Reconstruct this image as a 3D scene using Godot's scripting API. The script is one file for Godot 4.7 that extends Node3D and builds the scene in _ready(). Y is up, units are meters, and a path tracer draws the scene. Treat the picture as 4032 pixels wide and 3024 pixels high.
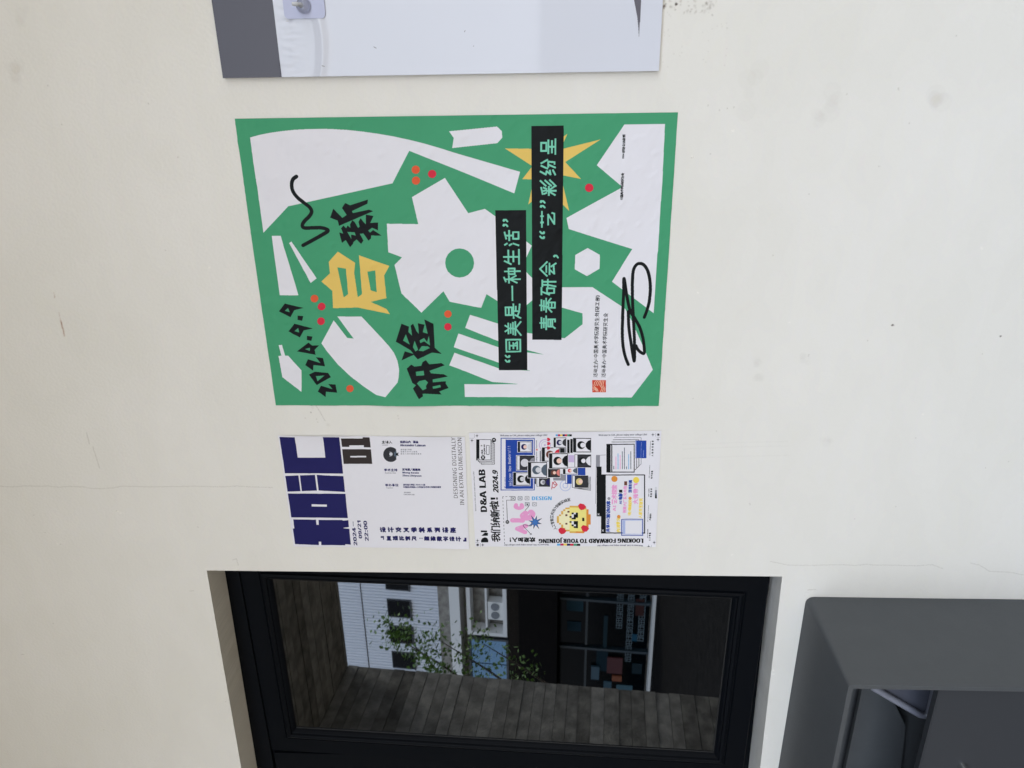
extends Node3D

const TOP := 2.084                 # height of the big poster's upper edge
const WALL_TOP := 3.61
const SIDE_X := -4.17
const PORCH_Z := 3.4
const FACADE_Z := 16.0
const GROUND := -0.4

var art: Image                     # the sheet being printed
var per_mm := 2.0
var shift := Vector2.ZERO
var rng := RandomNumberGenerator.new()
var glyph_cache := {}

func _ready() -> void:
	rng.seed = 7
	# ---- camera (turned on its side, as the photograph was taken)
	var cam := Camera3D.new()
	cam.name = "camera"
	cam.fov = 56.94
	cam.near = 0.02
	cam.far = 600.0
	var image_right := Vector3(-0.01346977, -0.99922386, -0.0370167)
	var image_down := Vector3(-0.93386944, -0.00065918, 0.35761352)
	var forward := Vector3(-0.35736037, 0.03938574, -0.93313575)
	cam.transform = Transform3D(Basis(image_right, -image_down, -forward).orthonormalized(), Vector3(0.59695831, TOP - 0.58383688, 1.42728466))
	add_child(cam)
	cam.current = true
	# ---- sky, daylight, exposure
	var we := WorldEnvironment.new()
	we.name = "world_environment"
	var env := Environment.new()
	env.background_mode = Environment.BG_SKY
	var sm := ProceduralSkyMaterial.new()
	sm.sky_top_color = Color(0.76, 0.81, 0.88)
	sm.sky_horizon_color = Color(0.915, 0.922, 0.93)
	sm.sky_curve = 0.25
	sm.ground_bottom_color = Color(0.42, 0.40, 0.37)
	sm.ground_horizon_color = Color(0.72, 0.73, 0.74)
	sm.energy_multiplier = 1.0
	var sky := Sky.new()
	sky.sky_material = sm
	env.sky = sky
	env.tonemap_mode = Environment.TONE_MAPPER_LINEAR
	env.tonemap_exposure = 4.0
	env.sdfgi_enabled = true
	env.ssao_enabled = true
	env.ssil_enabled = true
	we.environment = env
	add_child(we)
	var sun := DirectionalLight3D.new()
	sun.name = "sun"
	sun.light_energy = 0.4
	sun.light_angular_distance = 14.0
	sun.light_color = Color(1.0, 0.96, 0.9)
	sun.shadow_enabled = true
	sun.rotation_degrees = Vector3(-58, 32, 0)
	add_child(sun)
	# ---- the place
	build_wall()
	build_porch()
	build_surroundings()
	# ---- things on and in the wall
	build_window()
	build_waste_box()
	build_posters()
	build_board()
	build_hook()

# ------------------------------------------------------------------ helpers
func srgb(hex: String) -> Color:
	return Color.html(hex)

func mat(hex: String, rough := 0.7, metal := 0.0, spec := 0.5) -> StandardMaterial3D:
	var m := StandardMaterial3D.new()
	m.albedo_color = srgb(hex)
	m.roughness = rough
	m.metallic = metal
	m.metallic_specular = spec
	return m

func noise(freq: float, sd: int, octaves := 3) -> FastNoiseLite:
	var n := FastNoiseLite.new()
	n.noise_type = FastNoiseLite.TYPE_SIMPLEX_SMOOTH
	n.frequency = freq
	n.seed = sd
	n.fractal_octaves = octaves
	return n

func ramp_texture(size: int, freq: float, sd: int, stops: Array, octaves := 4, stretch := false) -> NoiseTexture2D:
	var t := NoiseTexture2D.new()
	t.width = size
	t.height = size
	t.seamless = true
	t.noise = noise(freq, sd, octaves)
	var g := Gradient.new()
	var offs := PackedFloat32Array()
	var cols := PackedColorArray()
	for s in stops:
		offs.append(s[0])
		cols.append(srgb(s[1]))
	g.offsets = offs
	g.colors = cols
	t.color_ramp = g
	return t

func relief(size: int, freq: float, sd: int, strength: float) -> NoiseTexture2D:
	var t := NoiseTexture2D.new()
	t.width = size
	t.height = size
	t.seamless = true
	t.noise = noise(freq, sd, 4)
	t.as_normal_map = true
	t.bump_strength = strength
	return t

func concrete(hexes: Array, sd: int, scale := 0.5) -> StandardMaterial3D:
	var m := StandardMaterial3D.new()
	m.albedo_texture = ramp_texture(512, 0.012, sd, [[0.15, hexes[0]], [0.5, hexes[1]], [0.85, hexes[2]]], 5)
	m.normal_enabled = true
	m.normal_texture = relief(512, 0.05, sd + 1, 2.0)
	m.normal_scale = 0.5
	m.uv1_triplanar = true
	m.uv1_world_triplanar = true
	m.uv1_scale = Vector3.ONE * scale
	m.roughness = 0.95
	m.metallic_specular = 0.15
	return m

func tool() -> SurfaceTool:
	var st := SurfaceTool.new()
	st.begin(Mesh.PRIMITIVE_TRIANGLES)
	return st

func quad(st: SurfaceTool, a: Vector3, b: Vector3, c: Vector3, d: Vector3, out: Vector3) -> void:
	# corners in order round the face, turned so that it faces "out"
	var n := (b - a).cross(c - a)
	var pts := [a, b, c, a, c, d]
	if n.dot(out) > 0.0:
		pts = [a, c, b, a, d, c]
	st.set_smooth_group(-1)
	for p in pts:
		st.add_vertex(p)

func box(st: SurfaceTool, a: Vector3, b: Vector3) -> void:
	var lo := a.min(b)
	var hi := a.max(b)
	var p := []
	for i in 8:
		p.append(Vector3(hi.x if i & 1 else lo.x, hi.y if i & 2 else lo.y, hi.z if i & 4 else lo.z))
	quad(st, p[0], p[2], p[6], p[4], Vector3.LEFT)
	quad(st, p[1], p[3], p[7], p[5], Vector3.RIGHT)
	quad(st, p[0], p[1], p[5], p[4], Vector3.DOWN)
	quad(st, p[2], p[3], p[7], p[6], Vector3.UP)
	quad(st, p[0], p[1], p[3], p[2], Vector3.FORWARD)
	quad(st, p[4], p[5], p[7], p[6], Vector3.BACK)

func obj(called: String, st: SurfaceTool, m: Material, parent: Node = self, normals := true) -> MeshInstance3D:
	if normals:
		st.generate_normals()
	var o := MeshInstance3D.new()
	o.name = called
	o.mesh = st.commit()
	o.material_override = null
	for i in o.mesh.get_surface_count():
		o.mesh.surface_set_material(i, m)
	parent.add_child(o, true)
	return o

func inst(called: String, mesh: Mesh, m: Material, parent: Node, at := Vector3.ZERO) -> MeshInstance3D:
	var o := MeshInstance3D.new()
	o.name = called
	o.mesh = mesh
	o.set_surface_override_material(0, m)
	o.position = at
	parent.add_child(o, true)
	return o

func box_part(called: String, a: Vector3, b: Vector3, m: Material, parent: Node = self) -> MeshInstance3D:
	var st := tool()
	box(st, a, b)
	return obj(called, st, m, parent)

func thing(called: String, label: String, category: String, at := Vector3.ZERO) -> Node3D:
	var o := Node3D.new()
	o.name = called
	o.position = at
	add_child(o, true)
	o.set_meta("label", label)
	o.set_meta("category", category)
	return o

func structure(o: Node) -> Node:
	o.set_meta("kind", "structure")
	return o

# a profile of (inset, height) points swept round a rectangle with mitred corners
func sweep_rect(st: SurfaceTool, x0: float, x1: float, y0: float, y1: float, profile: Array, z := 0.0) -> void:
	var loops := []
	for p in profile:
		loops.append([Vector3(x0 + p[0], y0 + p[0], z + p[1]), Vector3(x1 - p[0], y0 + p[0], z + p[1]), Vector3(x1 - p[0], y1 - p[0], z + p[1]), Vector3(x0 + p[0], y1 - p[0], z + p[1])])
	var sides := [Vector3.DOWN, Vector3.RIGHT, Vector3.UP, Vector3.LEFT]
	for i in profile.size() - 1:
		var di: float = profile[i + 1][0] - profile[i][0]
		var dz: float = profile[i + 1][1] - profile[i][1]
		for k in 4:
			var l := (k + 1) % 4
			var outward: Vector3 = sides[k] * dz + Vector3.BACK * di
			quad(st, loops[i][k], loops[i][l], loops[i + 1][l], loops[i + 1][k], outward)

func tube(st: SurfaceTool, pts: Array, radii: Array, sides := 8) -> void:
	st.set_smooth_group(1)
	var rings := []
	for i in pts.size():
		var dir: Vector3 = (pts[mini(i + 1, pts.size() - 1)] - pts[maxi(i - 1, 0)]).normalized()
		var side := dir.cross(Vector3(0.31, 0.17, 0.93)).normalized()
		var up := side.cross(dir)
		var ring := []
		for k in sides:
			var a := TAU * k / sides
			ring.append(pts[i] + (side * cos(a) + up * sin(a)) * radii[i])
		rings.append(ring)
	for i in pts.size() - 1:
		for k in sides:
			var l := (k + 1) % sides
			for v in [rings[i][k], rings[i + 1][l], rings[i][l], rings[i][k], rings[i + 1][k], rings[i + 1][l]]:
				st.add_vertex(v)

# a flat plate with an outline in x/y, extruded from z0 to z1
func plate(st: SurfaceTool, outline: PackedVector2Array, z0: float, z1: float) -> void:
	var tri := Geometry2D.triangulate_polygon(outline)
	st.set_smooth_group(-1)
	for i in range(0, tri.size(), 3):
		var a := outline[tri[i]]
		var b := outline[tri[i + 1]]
		var c := outline[tri[i + 2]]
		var ccw := (b - a).cross(c - a) > 0.0
		var f := [a, c, b] if ccw else [a, b, c]
		for p in f:
			st.add_vertex(Vector3(p.x, p.y, z1))
		f.reverse()
		for p in f:
			st.add_vertex(Vector3(p.x, p.y, z0))
	var centre := Vector2.ZERO
	for p in outline:
		centre += p / outline.size()
	for i in outline.size():
		var a := outline[i]
		var b := outline[(i + 1) % outline.size()]
		var o := (a + b) * 0.5 - centre
		quad(st, Vector3(a.x, a.y, z0), Vector3(b.x, b.y, z0), Vector3(b.x, b.y, z1), Vector3(a.x, a.y, z1), Vector3(o.x, o.y, 0))

func rounded(x0: float, x1: float, y0: float, y1: float, r: float, n := 5) -> PackedVector2Array:
	var out := PackedVector2Array()
	for c in [[x1 - r, y1 - r, 0.0], [x0 + r, y1 - r, 0.5], [x0 + r, y0 + r, 1.0], [x1 - r, y0 + r, 1.5]]:
		for k in n + 1:
			var a: float = PI * (c[2] + 0.5 * k / n)
			out.append(Vector2(c[0] + r * cos(a), c[1] + r * sin(a)))
	return out

# ------------------------------------------------------------------ the wall
func speck(x: float, y: float, r: float, what: String) -> void:
	# r in millimetres; an uneven little blot of dirt or a chip in the paint
	var c := srgb(MARKS[what])
	if what == "smudge":
		for i in 5:
			var q := Vector2((x + 1.2) * 1000.0, (3.15 - y) * 1000.0) * per_mm + Vector2(rng.randfn(0.0, r * 0.9), rng.randfn(0.0, r * 0.55)) * per_mm
			dab(q.x, q.y, r * per_mm * rng.randf_range(0.6, 1.3), c, 0.012)
		return
	var n := 3 if r < 1.5 else 9
	for i in n:
		var px := (x + 1.2) * per_mm * 1000.0 + rng.randfn(0.0, r * 0.5) * per_mm
		var py := (3.15 - y) * per_mm * 1000.0 + rng.randfn(0.0, r * 0.5) * per_mm
		dab(px, py, maxf(0.45, r * per_mm * rng.randf_range(0.35, 0.7)), c, 0.07 if what == "grime" else (0.2 if what == "dirt" else 0.35))

func scratch(pts: Array, w: float, what: String) -> void:
	var c := srgb(MARKS[what])
	var amount: float = {"smudge": 0.02, "crack": 0.26, "dirt": 0.3}.get(what, 0.42)
	for i in range(0, pts.size() - 2, 2):
		var a := Vector2((pts[i] + 1.2) * 1000.0, (3.15 - pts[i + 1]) * 1000.0) * per_mm
		var b := Vector2((pts[i + 2] + 1.2) * 1000.0, (3.15 - pts[i + 3]) * 1000.0) * per_mm
		var n := maxi(2, int(a.distance_to(b)))
		for k in n:
			var p := a.lerp(b, float(k) / n) + Vector2(rng.randfn(0, 0.3), rng.randfn(0, 0.3))
			if what == "rust" and rng.randf() < 0.3:
				continue
			dab(p.x, p.y, maxf(0.5, w * per_mm * 0.5), c, amount * rng.randf_range(0.6, 1.0))

func dab(px: float, py: float, r: float, c: Color, amount: float) -> void:
	for yy in range(int(py - r - 1), int(py + r + 2)):
		for xx in range(int(px - r - 1), int(px + r + 2)):
			if xx < 0 or yy < 0 or xx >= art.get_width() or yy >= art.get_height():
				continue
			var d := Vector2(xx + 0.5 - px, yy + 0.5 - py).length()
			var k := clampf(r + 0.5 - d, 0.0, 1.0) * amount
			if k > 0.0:
				art.set_pixel(xx, yy, art.get_pixel(xx, yy).lerp(c, k))

const MARKS := {"dirt": "7d776c", "dark": "3b322d", "chip": "f2efe8", "smudge": "8a857a", "rust": "8f6650", "crack": "7f796d", "grime": "8b8378"}

func wall_material() -> StandardMaterial3D:
	per_mm = 0.68
	var w := int(2100 * per_mm)
	var h := int(3000 * per_mm)
	# cream emulsion with faint roller patches
	var small := Image.create(w / 4, h / 4, false, Image.FORMAT_RGB8)
	var n1 := noise(0.006, 3, 4)
	var n2 := noise(0.05, 5, 3)
	var paint := Color(0.886, 0.878, 0.855)
	for y in small.get_height():
		for x in small.get_width():
			var v := n1.get_noise_2d(x, y) * 0.016 + n2.get_noise_2d(x * 0.45, y) * 0.008
			small.set_pixel(x, y, Color(paint.r + v, paint.g + v, paint.b + v * 1.3))
	small.resize(w, h, Image.INTERPOLATE_CUBIC)
	art = small
	mark_wall()
	var m := StandardMaterial3D.new()
	m.albedo_texture = ImageTexture.create_from_image(art)
	m.texture_repeat = false
	m.roughness = 0.62
	m.metallic_specular = 0.35
	var bump := noise(0.16, 9, 3).get_image(w, h, false, false, true)
	bump.convert(Image.FORMAT_RGBA8)
	bump.bump_map_to_normal_map(1.0)
	m.normal_enabled = true
	m.normal_texture = ImageTexture.create_from_image(bump)
	m.normal_scale = 0.3
	return m

func build_wall() -> void:
	var m := wall_material()
	var st := tool()
	# outline of the opening (the plaster edge is not quite square)
	var tr := Vector3(-0.4392, TOP + 0.2314, 0)
	var br := Vector3(-0.4380, TOP - 1.1583, 0)
	var tl := Vector3(-1.32, TOP + 0.2500, 0)
	var bl := Vector3(-1.32, TOP - 1.1812, 0)
	var right := 7.0
	var uv := func(p: Vector3) -> Vector2: return Vector2((p.x + 1.2) / 2.1, (3.15 - p.y) / 3.0)
	var put := func(a: Vector3, b: Vector3, c: Vector3, d: Vector3, out: Vector3):
		var n := (b - a).cross(c - a)
		var pts := [a, b, c, a, c, d]
		if n.dot(out) > 0.0:
			pts = [a, c, b, a, d, c]
		st.set_smooth_group(-1)
		for p in pts:
			st.set_uv(uv.call(p))
			st.add_vertex(p)
	put.call(Vector3(SIDE_X, 0, 0), Vector3(tl.x, 0, 0), Vector3(tl.x, WALL_TOP, 0), Vector3(SIDE_X, WALL_TOP, 0), Vector3.BACK)
	put.call(Vector3(tl.x, 0, 0), Vector3(tr.x, 0, 0), br, bl, Vector3.BACK)
	put.call(tl, tr, Vector3(tr.x, WALL_TOP, 0), Vector3(tl.x, WALL_TOP, 0), Vector3.BACK)
	put.call(br, Vector3(right, 0, 0), Vector3(right, WALL_TOP, 0), tr, Vector3.BACK)
	put.call(Vector3(tr.x, 0, 0), Vector3(right, 0, 0), br, br, Vector3.BACK)
	put.call(tr, Vector3(right, WALL_TOP, 0), Vector3(tr.x, WALL_TOP, 0), Vector3(tr.x, WALL_TOP, 0), Vector3.BACK)
	# reveals
	var e := Vector3(0, 0, -0.25)
	put.call(tl, tr, tr + e, tl + e, Vector3.DOWN)
	put.call(bl, br, br + e, bl + e, Vector3.UP)
	put.call(br, tr, tr + e, br + e, Vector3.LEFT)
	put.call(bl, tl, tl + e, bl + e, Vector3.RIGHT)
	# back of the wall and its end, so that it has thickness
	put.call(Vector3(SIDE_X, 0, -0.25), Vector3(right, 0, -0.25), Vector3(right, WALL_TOP, -0.25), Vector3(SIDE_X, WALL_TOP, -0.25), Vector3.FORWARD)
	put.call(Vector3(right, 0, 0), Vector3(right, 0, -0.25), Vector3(right, WALL_TOP, -0.25), Vector3(right, WALL_TOP, 0), Vector3.RIGHT)
	st.generate_normals()
	st.generate_tangents()
	structure(obj("wall", st, m, self, false))

# ------------------------------------------------------------------ the porch
func build_porch() -> void:
	var grey := concrete(["4d4b47", "5c5a55", "6b6862"], 21, 0.6)
	var floor_m := concrete(["787064", "837b6e", "8d8577"], 31, 0.4)
	var fl := tool()
	box(fl, Vector3(SIDE_X - 0.3, GROUND - 0.1, -0.25), Vector3(7.0, -0.002, PORCH_Z + 0.5))
	structure(obj("floor", fl, floor_m))
	# concrete cast against boards: a course of boards on the end wall and the soffit
	var tones := []
	for k in 5:
		var h := 78 + k * 8
		tones.append(concrete([Color8(h - 14, h - 15, h - 18).to_html(false), Color8(h, h - 1, h - 4).to_html(false), Color8(h + 16, h + 15, h + 10).to_html(false)], 41 + k * 3, 0.9))
	var soffit := []
	for k in 4:
		var h := 104 + k * 8
		soffit.append(concrete([Color8(h - 16, h - 18, h - 22).to_html(false), Color8(h, h - 2, h - 7).to_html(false), Color8(h + 16, h + 13, h + 7).to_html(false)], 141 + k * 3, 0.9))
	var side := box_part("side_wall", Vector3(SIDE_X - 0.35, GROUND, 0.0), Vector3(SIDE_X - 0.012, WALL_TOP - 0.002, PORCH_Z), grey)
	structure(side)
	var y := 0.0
	while y < WALL_TOP - 0.05:
		var hgt := minf(rng.randf_range(0.095, 0.13), WALL_TOP - 0.003 - y)
		box_part("board", Vector3(SIDE_X - 0.0115, y + 0.002, 0.01), Vector3(SIDE_X + rng.randf_range(-0.004, 0.006), y + hgt - 0.002, PORCH_Z - 0.002), tones[rng.randi() % 5], side)
		y += hgt
	var roof := box_part("ceiling", Vector3(SIDE_X - 0.35, WALL_TOP + 0.012, -0.25), Vector3(7.0, WALL_TOP + 0.4, PORCH_Z), grey)
	structure(roof)
	var z := 0.002
	while z < PORCH_Z - 0.03:
		var d := minf(rng.randf_range(0.09, 0.12), PORCH_Z - z)
		box_part("board", Vector3(SIDE_X - 0.01, WALL_TOP + rng.randf_range(0.001, 0.006), z + 0.003), Vector3(6.99, WALL_TOP + 0.0118, z + d - 0.003), soffit[rng.randi() % 4], roof)
		z += d

# ------------------------------------------------------------------ what the pane mirrors
func build_surroundings() -> void:
	var paving := concrete(["8b8274", "989082", "a49b8d"], 61, 0.15)
	var g := tool()
	quad(g, Vector3(-300, GROUND - 0.004, -200), Vector3(300, GROUND - 0.004, -200), Vector3(300, GROUND - 0.004, 300), Vector3(-300, GROUND - 0.004, 300), Vector3.UP)
	structure(obj("ground", g, paving))
	var dark := concrete(["0d0c0b", "131211", "191715"], 71, 0.5)
	var deck := tool()
	box(deck, Vector3(-30, GROUND - 0.05, 3.95), Vector3(-5.0, GROUND + 0.0, FACADE_Z + 0.1))
	structure(obj("path", deck, dark))
	build_facade()
	build_tree()

func build_facade() -> void:
	var b := thing("opposite_building", "pale ribbed metal building over a dark shopfront, mirrored in the window pane", "building", Vector3(0, 0, FACADE_Z))
	var xl := -26.0
	var xr := -11.2
	var metal := mat("dfe3ea", 0.45)
	var white := mat("e6e6e4", 0.7)
	var stone := concrete(["7d7973", "8f8b84", "9c9890"], 81, 0.6)
	var black := mat("06070a", 0.3, 0.0, 0.2)
	var brick_dark := concrete(["201d19", "282420", "302b26"], 91, 2.0)
	var glass := mat("04090d", 0.1, 0.0, 0.18)
	var core := box_part("wall", Vector3(xl, GROUND, 0.35), Vector3(xr, 11.0, 8.0), stone, b)
	core.set_meta("label", "grey concrete body of the building")
	# ribbed sheet, one panel below the seam and one above it
	for band in [[6.14, 8.6], [8.64, 10.8]]:
		var st := tool()
		var pitch := 0.115
		var n := int((xr - xl) / pitch)
		for i in n:
			var x0 := xl + i * pitch
			quad(st, Vector3(x0, band[0], 0), Vector3(x0 + 0.05, band[0], 0), Vector3(x0 + 0.05, band[1], 0), Vector3(x0, band[1], 0), Vector3.FORWARD)
			quad(st, Vector3(x0 + 0.05, band[0], 0), Vector3(x0 + 0.07, band[0], 0.05), Vector3(x0 + 0.07, band[1], 0.05), Vector3(x0 + 0.05, band[1], 0), Vector3(1, 0, -1))
			quad(st, Vector3(x0 + 0.07, band[0], 0.05), Vector3(x0 + 0.095, band[0], 0.05), Vector3(x0 + 0.095, band[1], 0.05), Vector3(x0 + 0.07, band[1], 0.05), Vector3.FORWARD)
			quad(st, Vector3(x0 + 0.095, band[0], 0.05), Vector3(x0 + 0.115, band[0], 0), Vector3(x0 + 0.115, band[1], 0), Vector3(x0 + 0.095, band[1], 0.05), Vector3(-1, 0, -1))
		obj("ribbed_panel", st, metal, b)
	# row of small square windows
	for x in [-12.5, -13.53, -14.55, -15.57, -16.6, -17.6]:
		var f := tool()
		sweep_rect(f, x - 0.64, x + 0.02, 7.02, 7.80, [[0.0, 0.02], [0.0, -0.02], [0.02, -0.02], [0.02, 0.06]], 0.0)
		box(f, Vector3(x - 0.64, 7.02, -0.05), Vector3(x + 0.02, 7.06, 0.0))
		var w := obj("window", f, mat("33373c", 0.5), b)
		box_part("pane", Vector3(x - 0.62, 7.04, -0.012), Vector3(x, 7.78, 0.045), black, w)
	box_part("slab_edge", Vector3(xl, 5.74, -0.12), Vector3(xr, 6.13, 0.34), stone, b)
	box_part("fascia", Vector3(xl, 5.42, -0.3), Vector3(xr, 5.735, 0.34), white, b)
	# recess for the cooling unit, framed in white, and the window beside it
	var nf := tool()
	sweep_rect(nf, -14.5, -12.3, 4.0, 5.24, [[0.0, 0.0], [0.0, 0.15], [0.12, 0.15], [0.12, -0.3]], 0.0)
	var nb := obj("niche_frame", nf, white, b)
	nb.scale.z = -1.0
	box_part("ledge", Vector3(-14.38, 4.62, -0.06), Vector3(-12.42, 4.68, 0.34), white, b)
	var unit := box_part("cooling_unit", Vector3(-13.95, 4.13, -0.05), Vector3(-13.3, 4.6, 0.25), mat("e3e3df", 0.5), b)
	for k in 2:
		var ring := CylinderMesh.new()
		ring.top_radius = 0.13
		ring.bottom_radius = 0.13
		ring.height = 0.02
		var fan := inst("fan_grille", ring, mat("777b80", 0.5), unit, Vector3(-13.47 - k * 0.31, 4.37, -0.062))
		fan.rotation_degrees.x = 90
	for x in [-14.66, -17.2, -19.7, -22.2]:
		var wf := tool()
		sweep_rect(wf, x - 2.1, x, 3.98, 5.24, [[0.0, 0.0], [0.0, 0.1], [0.07, 0.1], [0.07, -0.05]], 0.0)
		var win := obj("window", wf, mat("2a2f33", 0.4), b)
		win.scale.z = -1.0
		box_part("pane", Vector3(x - 2.03, 4.05, -0.02), Vector3(x - 1.06, 5.17, 0.03), mat("5f7f9c", 0.05, 0.6), win)
		box_part("pane", Vector3(x - 1.02, 4.05, -0.02), Vector3(x - 0.07, 5.17, 0.03), mat("5f7f9c", 0.05, 0.6), win)
	box_part("brick_band", Vector3(xl, 3.55, -0.2), Vector3(xr, 3.96, 0.34), brick_dark, b)
	box_part("canopy", Vector3(xl, 2.42, -0.9), Vector3(xr, 3.54, 0.34), mat("131110", 0.9, 0.0, 0.2), b)
	# shopfront: posts, panes, a shelf of coloured goods behind them
	var x := xr
	while x > xl + 1.0:
		box_part("shop_pane", Vector3(x - 1.72, GROUND + 0.14, 0.1), Vector3(x - 0.08, 2.4, 0.12), glass, b)
		box_part("post", Vector3(x - 0.08, GROUND + 0.1, 0.02), Vector3(x, 2.41, 0.2), mat("22323a", 0.4), b)
		box_part("transom", Vector3(x - 1.72, 1.55, 0.05), Vector3(x - 0.08, 1.62, 0.18), mat("16242b", 0.4), b)
		x -= 1.8
	box_part("display_board", Vector3(-15.7, 0.45, 0.0), Vector3(-15.1, 0.92, 0.06), mat("4a1d1f", 0.7), b)
	box_part("display_board", Vector3(-15.98, 0.45, -0.02), Vector3(-15.78, 0.75, 0.04), mat("7a4020", 0.7), b)
	box_part("display_board", Vector3(-16.0, 1.15, 0.0), Vector3(-15.5, 1.4, 0.06), mat("34505e", 0.6), b)
	# things dimly seen behind the shop panes, and pale outline lettering on them
	for d in [[-13.0, 1.7, 0.5, 0.5, "24404a"], [-13.9, 1.75, 0.35, 0.42, "1b3440"], [-14.8, 0.9, 0.9, 0.35, "152a33"], [-13.6, 0.95, 1.3, 0.12, "20333a"], [-16.2, 0.1, 0.5, 0.5, "47626b"], [-16.1, 0.75, 0.3, 0.25, "3f5560"], [-15.3, -0.15, 0.4, 0.3, "18282e"], [-12.9, -0.1, 0.6, 0.25, "3b2320"], [-14.2, 0.05, 0.25, 0.16, "1e4a5e"]]:
		box_part("display_board", Vector3(d[0] - d[2], d[1], 0.07), Vector3(d[0], d[1] + d[3], 0.095), mat(d[4], 0.6, 0.0, 0.2), b)
	var letters := tool()
	for row in [[-11.6, -13.9, 0.52], [-11.6, -15.25, 0.2], [-11.6, -14.4, -0.14]]:
		var lx: float = row[0]
		while lx > row[1]:
			sweep_rect(letters, lx - 0.17, lx, row[2], row[2] + 0.18, [[0.0, 0.0], [0.0, -0.01], [0.014, -0.01], [0.014, 0.0]], 0.085)
			var mid: float = row[2] + rng.randf_range(0.05, 0.12)
			box(letters, Vector3(lx - 0.16, mid, 0.074), Vector3(lx - 0.01, mid + 0.014, 0.085))
			var mx := lx - rng.randf_range(0.06, 0.11)
			box(letters, Vector3(mx, row[2] + 0.01, 0.0745), Vector3(mx + 0.014, row[2] + 0.17, 0.0855))
			lx -= 0.205
	obj("lettering", letters, mat("66757b", 0.7), b)
	box_part("threshold", Vector3(xl, GROUND, -0.35), Vector3(xr, GROUND + 0.075, 0.3), mat("e2e0da", 0.6), b)

func build_tree() -> void:
	var t := thing("tree", "slender leafy tree before the pale ribbed building, seen mirrored in the pane", "tree", Vector3(-11.45, GROUND, 10.5))
	var bark := mat("3b3128", 0.9)
	var st := tool()
	var tips := []
	tube(st, [Vector3(0, -0.1, 0), Vector3(0.05, 1.2, 0), Vector3(0.0, 2.4, 0.05), Vector3(0.15, 4.0, 0), Vector3(0.1, 5.4, 0.1)], [0.1, 0.085, 0.07, 0.05, 0.03], 8)
	for k in 9:
		var y0 := 2.3 + k * 0.33
		var a := k * 2.4
		var lean := Vector3(cos(a) * 0.9, 0.75, sin(a) * 0.9)
		if k % 3 == 0:
			lean = Vector3(0.95, 1.35, 0.1)
		var p0 := Vector3(0.05, y0, 0.02)
		var p1 := p0 + lean * 0.6
		var p2 := p0 + lean * 1.25 + Vector3(0, 0.15, 0)
		tube(st, [p0, p1, p2], [0.035, 0.022, 0.008], 6)
		for q in [p1, p1.lerp(p2, 0.5), p2, p2 + lean * 0.15]:
			tips.append(q)
	obj("trunk", st, bark, t)
	var leaf := tool()
	for q in tips:
		for i in 60:
			var c: Vector3 = q + Vector3(rng.randfn(0, 0.2), rng.randfn(0, 0.15), rng.randfn(0, 0.2))
			var d := Vector3(rng.randf_range(-1, 1), rng.randf_range(-1, 0.6), rng.randf_range(-1, 1)).normalized()
			var s := d.cross(Vector3(0.2, 1, 0.1)).normalized() * 0.04
			var l := d * rng.randf_range(0.08, 0.14)
			leaf.set_smooth_group(-1)
			for v in [c, c + l * 0.5 + s, c + l, c, c + l, c + l * 0.5 - s]:
				leaf.add_vertex(v)
	var lm := mat("4f6b2d", 0.6)
	lm.backlight_enabled = true
	lm.backlight = Color(0.12, 0.18, 0.05)
	obj("crown", leaf, lm, t)

# ------------------------------------------------------------------ window
func build_window() -> void:
	var w := thing("window", "black framed casement window set back in the cream wall, sash slightly open", "window", Vector3(0, 0, 0))
	var frame_m := mat("090c11", 0.5, 0.0, 0.18)
	var seal := mat("0b0d0f", 0.8)
	var st := tool()
	sweep_rect(st, -1.318, -0.4400, TOP - 1.1580, TOP + 0.2311, [[-0.02, -0.06], [-0.02, 0.0], [0.034, 0.0], [0.036, -0.01], [0.05, -0.012], [0.05, -0.06]], -0.086)
	var fr := obj("frame", st, frame_m, w)
	fr.set_meta("label", "fixed black outer frame")
	box_part("mullion", Vector3(-1.27, TOP - 1.12, -0.146), Vector3(-1.135, TOP + 0.19, -0.0885), frame_m, w)
	# opening sash, leaning out at its foot
	var a := Vector3(-1.048, TOP + 0.12, -0.10)
	var c := Vector3(-1.048, TOP - 1.055, -0.045)
	var up := (a - c).normalized()
	var out := Vector3.RIGHT.cross(up).normalized()
	var height := a.distance_to(c)
	var xf := Transform3D(Basis(Vector3.RIGHT, up, out), c)
	var s := tool()
	var gw := 1.048 - 0.534
	var m := 0.082
	sweep_rect(s, -m, gw + m, -m - 0.006, height + m - 0.004, [[0.0, -0.04], [0.0, 0.008], [0.003, 0.012], [0.052, 0.013], [0.054, 0.010], [0.056, 0.010], [0.058, 0.016], [0.064, 0.018], [0.070, 0.016], [0.072, 0.011], [0.075, 0.010], [0.079, 0.006], [0.082, 0.001], [0.082, -0.04]], 0.0)
	var sash := obj("sash", s, frame_m, w)
	sash.transform = xf
	var pane_m := StandardMaterial3D.new()
	pane_m.albedo_color = Color(0.49, 0.505, 0.525)
	pane_m.metallic = 1.0
	pane_m.roughness = 0.015
	var g := tool()
	box(g, Vector3(-0.004, -0.01, -0.012), Vector3(gw + 0.004, height + 0.004, 0.0))
	var pane := obj("pane", g, pane_m, sash)
	pane.set_meta("label", "dark mirroring glass pane")
	var gs := tool()
	sweep_rect(gs, -0.003, gw + 0.003, -0.009, height + 0.003, [[0.0, 0.0], [0.0, 0.003], [0.004, 0.0005], [0.006, 0.0003]], 0.0002)
	obj("gasket", gs, seal, sash)

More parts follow.
